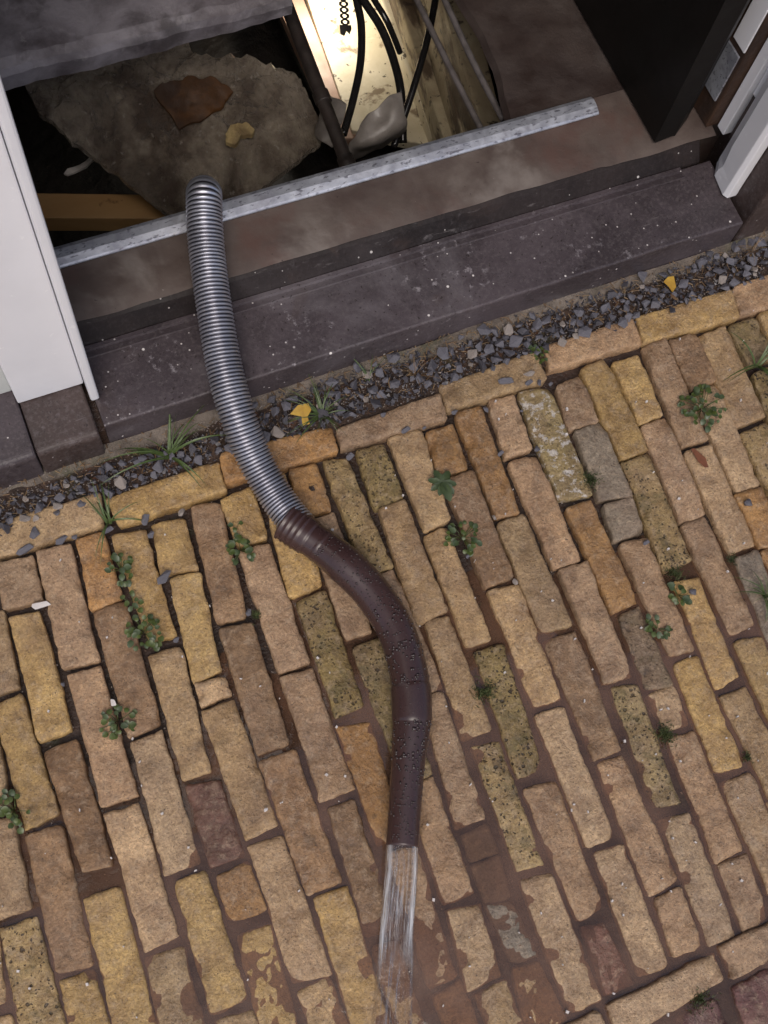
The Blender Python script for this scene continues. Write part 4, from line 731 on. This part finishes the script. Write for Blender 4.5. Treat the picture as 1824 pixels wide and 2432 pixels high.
# ------------------------------------------------------------------ loose stones on the paving
lone = {}
for k, (mname, fl) in {'s': ('slate', .62), 'q': ('palestone', .6), 'w': ('whitechip', .4), 'b': ('darkstone', .6)}.items():
    lone[k] = []
    for _ in range(3): me = chip_mesh(RR, RR.randint(10, 14), fl); me.materials.append(M[mname]); lone[k].append(me)
for (k, x, y, s, asp, rz, lab) in [('s', -0.1319, 0.6884, 0.0109, 1.3, 1.2, 'upright slate chip on the leftmost border brick'), ('s', -0.1526, 0.669, 0.0115, 1.4, 0.2, 'flat slate chip against the leftmost border brick, left of another'), ('s', -0.0748, 0.6618, 0.0064, 1, 0.4, 'small slate chip in the joint under the leftmost border brick'), ('s', -0.0966, 0.6647, 0.0096, 1.4, 0.3, 'long slate chip in the joint at the left, between two others'), ('s', -0.0212, 0.6556, 0.009, 1.2, 0.1, 'slate chip under the grass clump between the two left border bricks'), ('s', 0.04, 0.6514, 0.0115, 1, 0.9, 'big dark chip under the yellow border brick'), ('s', 0.0393, 0.6239, 0.0083, 1, 0.5, 'grey green chip just below the big dark chip'), ('q', 0.0993, 0.6434, 0.0077, 1.3, 0.1, 'pale chip in the joint under the yellow border brick'), ('s', 0.0342, 0.5478, 0.0122, 1.5, 0.5, 'oblong slate chip in the gap between two yellow bricks'), ('s', 0.0209, 0.4454, 0.0071, 1, 0.4, 'triangular chip at the end of the long yellow brick near the weeds'), ('b', 0.3142, 0.6107, 0.0109, 0.62, 0.15, 'dark oval pebble on the pinkish brick right of the hose'), ('s', 0.3942, 0.6406, 0.0109, 0.8, 0.3, 'dark broken chip between two mottled bricks near the border'), ('s', 0.1413, 0.4462, 0.0077, 1, 0.7, 'chip at the foot of the dark brown brick left of the pipe'), ('s', 0.6492, 0.6422, 0.0103, 0.5, 0.35, 'narrow upright chip in the joint right of the tan brick'), ('s', 0.7086, 0.6184, 0.0042, 1, 0.3, 'tiny chip beside the mottled limewashed brick'), ('s', 0.6402, 0.5578, 0.0077, 1, 0.3, 'chip at the lower left corner of the short pink brick'), ('s', 0.7028, 0.5426, 0.0077, 1, 1.1, 'chip at the lower right corner of the short pink brick'), ('s', 0.7055, 0.6799, 0.0122, 1.3, -0.3, 'dark flat chip lying on the border brick by the gravel'), ('q', 0.752, 0.68, 0.0109, 1.2, -0.4, 'pale grey chip at the right end of the gravelled border brick'), ('s', 0.694, 0.711, 0.0083, 0.9, 0.3, 'chip on the top edge of the gravelled border brick'), ('s', 0.7436, 0.6638, 0.0083, 1.2, 0.2, 'dark chip under the pale grey one'), ('s', 0.7615, 0.6574, 0.0077, 1, 0.9, 'chip at the lower right corner of the gravelled border brick'), ('s', 0.7797, 0.6483, 0.0064, 0.8, 0.4, 'chip in the joint between the two right border bricks'), ('q', 0.5811, 0.4555, 0.0083, 0.45, 0.4, 'narrow pale chip in the joint right of the long orange brick'), ('s', 0.5022, 0.6536, 0.009, 1.2, 0.2, 'chip under the pinkish border brick above the tan brick'), ('s', 0.5349, 0.6469, 0.0045, 1, 0.2, 'tiny chip next to the chip under the pinkish border brick'), ('s', 0.5949, 0.6565, 0.0071, 1.2, 0.2, 'chip in the notch between two border bricks above the orange brick'), ('q', 0.5693, 0.3404, 0.0071, 1, 0.6, 'grey chip at the corner where a grey ended brick stops'), ('s', 0.5116, 0.4079, 0.0058, 0.7, 0.3, 'chip hidden below the round leaved weed'), ('s', 1.0097, 0.3238, 0.0109, 0.95, 0.6, 'slate chip on the orange brick at the right edge'), ('s', 0.8078, 0.3231, 0.0071, 1.1, 0.1, 'slate chip at the top of the pitted pink brick'), ('s', 0.8426, 0.2169, 0.0087, 1, 0.2, 'square slate chip on the yellow brick beside green moss'), ('w', -0.1001, 0.386, 0.0096, 0.55, 0.2, 'white shard standing in the joint above the leafy weed'), ('s', -0.1616, 0.4406, 0.0054, 0.7, 0.2, 'small chip in the joint left of the pinkish brick'), ('w', -0.1562, 0.5727, 0.009, 2.0, -0.25, 'white shard in the gap below the leftmost short brick'), ('w', 1.1792, 0.7066, 0.0064, 1.4, 0.6, 'white chip on the end of the cream border brick'), ('s', 0.4765, 0.6939, 0.0071, 1, 0.3, 'dark chip on the pinkish border brick'), ('w', 0.0618, 0.1496, 0.0042, 1, 0.4, 'white crumb in the joint beside the grey tan brick, left of the pipe')]:
    o = put_chip(RR.choice(lone[k]), {'s': 'slate_chip', 'q': 'pale_stone', 'w': 'white_shard', 'b': 'dark_pebble'}[k], x, y, .004 + s * .35, s, None, RR, True, asp); o.rotation_euler.z = rz; o.rotation_euler.x *= .4; o.rotation_euler.y *= .4
    tag(o, lab, 'stone', 'loose stones on the paving')
mb = MB(); FR_ = random.Random(9)                                     # countless white paint crumbs
for _ in range(230):
    x, y = FR_.uniform(-.4, 1.3), FR_.uniform(-.35, .69); s = FR_.uniform(.0007, .0026); a = FR_.uniform(0, 6.3); p = Vector((x, y, .0035))
    e1, e2 = Vector((math.cos(a), math.sin(a), 0)) * s, Vector((-math.sin(a), math.cos(a), 0)) * s * FR_.uniform(.4, .9); u = Vector((0, 0, .0012)); u0 = Vector((0, 0, -.004))
    q = [p - e1 - e2 * .6, p + e1 * .8 - e2, p + e1 + e2 * .7, p - e1 * .5 + e2]
    mb.add([t + u0 for t in q] + [t + u for t in q], [(4, 5, 6, 7), (0, 1, 5, 4), (1, 2, 6, 5), (2, 3, 7, 6), (3, 0, 4, 7)])
o = link('paint_crumbs', mb.v, mb.f, M['whitechip']); tag(o, 'tiny white paint crumbs scattered over the bricks', 'crumbs', kind='stuff')

# ------------------------------------------------------------------ weeds, grass, moss, fallen leaves
def leaf_mesh(name, L, Wd, mat, curl=.25, lob=0, nseg=6, notch=False):
    v = []; f = []
    for i in range(nseg + 1):
        t = i / nseg; w = Wd * math.sin(math.pi * min(1, (t * .9 + .06))) ** .6 * (1 + lob * math.sin(t * 16)) if i < nseg else Wd * .12
        z = -curl * L * t * t + .15 * L * t
        v += [(-w, t * L, z + w * .25), (0, t * L, z - .0002), (w, t * L, z + w * .25)]
    for i in range(nseg):
        for k in range(2): a = i * 3 + k; f.append((a, a + 1, a + 4, a + 3))
    me = bpy.data.meshes.new(name); me.from_pydata(v, [], f); me.update(); me.polygons.foreach_set('use_smooth', [True] * len(me.polygons)); me.materials.append(mat); return me
LR = random.Random(21)
leafA = [leaf_mesh('leaf', .0082, .0041, M['leaf'], .3), leaf_mesh('leaf', .0068, .0037, M['leaf'], .5), leaf_mesh('leaf', .0092, .0039, M['leafblue'], .35, .08)]
leafR = [leaf_mesh('leaf', .028, .0068, M['leafblue'], .25, .10), leaf_mesh('leaf', .024, .0062, M['leafblue'], .35, .12)]
def put(me, name, par, loc, rz, tilt, s):
    o = bpy.data.objects.new(name, me); C.objects.link(o); o.parent = par; o.location = loc; o.rotation_euler = (tilt, 0, rz); o.scale = (s, s, s); return o
def clump(x, y, rx, ry, ang, n, lab, hgt=.014, kinds=leafA, name='weed'):
    w = empty(name, (x, y, 0)); tag(w, lab, 'weed', 'weeds in the brick joints'); ca, sa = math.cos(ang), math.sin(ang); mb = MB()
    for i in range(n):
        r, a = math.sqrt(LR.random()), LR.uniform(0, 6.3); u, t = r * math.cos(a) * rx, r * math.sin(a) * ry; lx, ly = u * ca - t * sa, u * sa + t * ca
        lz = .003 + hgt * (1 - r * r) * LR.uniform(.4, 1.1); rz = math.atan2(ly, lx) - math.pi / 2 + LR.uniform(-.8, .8)
        put(LR.choice(kinds), 'leaf', w, (lx, ly, lz), rz, LR.uniform(-.2, .5), LR.uniform(.8, 1.4))
        if i % 2 == 0:
            tv, tf = tubev([(lx * .15, ly * .15, 0), (lx * .6, ly * .6, lz * .8), (lx, ly, lz)], .0006, 5); mb.add(tv, tf)
    link('stems', mb.v, mb.f, M['leaf'], w, True); return w
for (x, y, rx, ry, ang, n, lab, h) in [(1.0223, 0.5136, 0.0397, 0.0385, 0, 62, 'big bushy green weed on the bricks at the right', 0.022), (0.5176, 0.4412, 0.0269, 0.0244, 0, 34, 'round leaved green weed between two tan bricks in the middle', 0.016), (-0.0218, 0.5856, 0.0192, 0.0231, 0, 24, 'upper green weed of three in the left joint', 0.014), (-0.0229, 0.5295, 0.0103, 0.0167, 0.3, 10, 'smallest green weed, between two bigger ones in the left joint', 0.01), (-0.021, 0.4746, 0.0244, 0.0282, 0.2, 36, 'lowest and largest green weed in the left joint', 0.016), (-0.1012, 0.3573, 0.0256, 0.0218, 0, 26, 'spreading green weed below the white shard', 0.012), (0.1671, 0.5504, 0.0179, 0.0218, 0, 24, 'green weed beside the dark brown brick left of the hose', 0.014), (0.1744, 0.5886, 0.009, 0.009, 0, 4, 'two round leaves above the weed by the dark brown brick', 0.012), (-0.2814, 0.2863, 0.0154, 0.0321, 0.25, 22, 'elongated green weed in the joint at the left edge', 0.01), (0.8202, 0.2216, 0.0103, 0.0179, 0.3, 16, 'bright green weed beside the square slate chip', 0.008), (0.7611, 0.1825, 0.0115, 0.0218, 0.6, 20, 'low green weed along the pitted pink brick', 0.008), (0.7862, 0.7085, 0.0128, 0.0167, 0.4, 18, 'small green weed at the border brick end, in the gravel', 0.012)]: clump(x, y, rx, ry, ang, n, lab, h)
for (x, y) in [[0.523, 0.541]]:
    w = empty('weed', (x, y, 0)); tag(w, 'dark rosette weed with long oval leaves between two tan bricks', 'weed', 'weeds in the brick joints')
    for i, (a, s) in enumerate(((.1, 1.0), (-.85, 1.15), (.95, .9), (1.75, .95), (2.5, .85), (-2.0, 1.0), (3.1, 1.25), (-2.75, 1.1))): put(leafR[i % 2], 'leaf', w, (0, 0, .005 + .001 * i), a, .12, s)
def blade_mesh(L, w, bend, mat, tw):
    v = []; f = []; n = 9
    for i in range(n + 1):
        t = i / n; ang = .25 + bend * t; k = w * (1 - t ** 1.8) + .00015
        if i == 0: yy, zz = 0., 0.
        else: yy += L / n * math.sin(ang); zz += L / n * math.cos(ang)
        c, s = math.cos(tw * t), math.sin(tw * t); v += [(-k * c, yy, zz + k * s), (0, yy, zz - k * .35), (k * c, yy, zz - k * s)]
    for i in range(n):
        for q in range(2): a = i * 3 + q; f.append((a, a + 1, a + 4, a + 3))
    me = bpy.data.meshes.new('blade'); me.from_pydata(v, [], f); me.update(); me.polygons.foreach_set('use_smooth', [True] * len(me.polygons)); me.materials.append(mat); return me
bl = {'g': [blade_mesh(1, .010 + .0025 * i, 1.3 + .3 * i, M['grass'], .7 * (i - 2)) for i in range(5)], 'd': [blade_mesh(1, .009, 1.1 + .3 * i, M['straw'], .5 * (i - 1)) for i in range(4)]}
for (x, y, z, k, n, L0, L1, angs, lab) in [(0.112, 0.7459, 0.0, 'g', 20, 0.06, 0.15, [1.42, 1.19, -0.46, -0.85, -1.35, -2.85, 0.79], 'long bladed grass tuft at the foot of the sill left of the hose'), (0.3777, 0.7282, 0.0, 'g', 34, 0.035, 0.105, [1.37, 0.56, -0.2, -0.93, -1.47, 2.63, -3.04, 1.77], 'bushy grass tuft by the border bricks right of the hose'), (-0.0159, 0.6689, 0.0, 'g', 15, 0.04, 0.1, [0.46, 0.2, -0.1, -1.57, 2.76, -0.36], 'thin grass tuft between the two left border bricks'), (1.1588, 0.5549, 0.0, 'g', 10, 0.08, 0.14, [1.72, 2.85, 3.04, -1.37, -0.64, 0.38], 'long grass tuft at the right edge over the bricks'), (0.9601, 0.1677, 0.0, 'g', 20, 0.035, 0.085, [1.47, 0.79, -0.0, -2.68, 2.58], 'grass tuft on the grey brick at the right edge'), (0.5622, 0.7469, 0.002, 'd', 16, 0.03, 0.06, [1.28, -0.0, -0.88, -3.04, 2.68, -2.13], 'dry brown grass tuft in the gravel'), (1.2684, 0.7731, 0.002, 'd', 20, 0.03, 0.07, [1.57, 1.21, 2.36, -1.03, 1.86], 'dry reddish grass tuft at the wall foot on the right'), (0.4771, 0.7651, 0.0, 'g', 4, 0.05, 0.09, [-0.15, 0.2, -1.25], 'few lone grass blades leaning on the sill'), (0.5667, 0.2522, 0.0, 'd', 7, 0.02, 0.035, [-1.37, -0.86, 0.29], 'tiny dry grass tuft in a cross joint')]:
    w = empty('grass_tuft', (x, y, z)); tag(w, lab, 'grass', 'grass tufts along the gravel strip')
    for i in range(n):
        a = angs[i % len(angs)] + LR.uniform(-.35, .35); L = LR.uniform(L0, L1); o = put(LR.choice(bl[k]), 'blade', w, (LR.uniform(-.004, .004), LR.uniform(-.004, .004), 0), a, LR.uniform(-.35, .1), L)
def moss(x, y, r, n, lab, mat='moss'):
    mb = MB()
    for _ in range(n):
        a, q = LR.uniform(0, 6.3), LR.gauss(0, .5) * r; p = Vector((x + q * math.cos(a), y + q * math.sin(a), LR.uniform(-.004, .004))); d = Vector((LR.gauss(0, 1), LR.gauss(0, 1), LR.uniform(.4, 1.6))).normalized() * LR.uniform(.003, .008); e = Vector((-d.y, d.x, 0)).normalized() * .0007
        mb.add([p - e, p + e, p + d], [(0, 1, 2)]); mb.add([p - e + d * .3, p + d * .3 + e, p + d * .6 + Vector((e.y, -e.x, .001)) * 3], [(0, 1, 2)])
    o = link('moss_tuft', mb.v, mb.f, M[mat]); tag(o, lab, 'moss', 'moss tufts in the joints')
for (x, y, r, n, lab) in [(0.4464, 0.1915, 0.022, 260, 'greenish moss tuft in the joint beside the pitted brick'), (0.6925, 0.0229, 0.02, 320, 'green moss tuft at the end of the grey yellow brick'), (0.7713, 0.4602, 0.018, 300, 'green moss tuft beside the limewashed brick'), (0.5619, -0.3441, 0.022, 220, 'moss tuft under the lower border brick'), (0.8307, 0.2584, 0.018, 220, 'dark moss tuft at the end of the mottled yellow brick'), (0.9353, 0.2445, 0.01, 90, 'little moss tuft at the top of the grey brick'), (0.1527, 0.4404, 0.01, 80, 'little moss tuft by the foot of the dark brown brick'), (0.8016, -0.0596, 0.008, 80, 'little moss tuft in the joint at the right edge')]: moss(x, y, r, n, lab)
def fallen(name, pts, z, mat, lab, amp=.003):
    o = sheet(name, pts, lambda x, y: z + .25 * abs((x - pts[0][0]) * .6 + (y - pts[0][1]) * .3), .0008, mat, amp, 3, 6, 45); tag(o, lab, 'leaf', 'fallen leaves')
for (pts_, z, mt_, lab) in [([[1.0648, 0.763], [1.0754, 0.7678], [1.0857, 0.7652], [1.0788, 0.7451], [1.0693, 0.7372], [1.0683, 0.7524]], 0.017, 'yleaf', 'yellow leaf on the gravel near the right end'), ([[0.3253, 0.7414], [0.341, 0.7525], [0.3597, 0.7516], [0.3603, 0.7372], [0.3494, 0.7287], [0.3504, 0.7175], [0.3376, 0.718], [0.3387, 0.7325]], 0.016, 'yleaf', 'crumpled yellow leaf in the grass right of the hose'), ([[0.9634, 0.449], [0.9706, 0.4481], [0.9773, 0.4252], [0.9755, 0.4073], [0.9683, 0.4082], [0.9621, 0.424]], 0.0045, 'rleaf', 'reddish narrow leaf lying on a cream yellow brick'), ([[1.0671, 0.7382], [1.0703, 0.7306], [1.0748, 0.7188], [1.0675, 0.7186], [1.0633, 0.7275]], 0.014, 'straw', 'curled brown leaf just below the yellow one')]: fallen('fallen_leaf', pts_, z, M[mt_], lab)
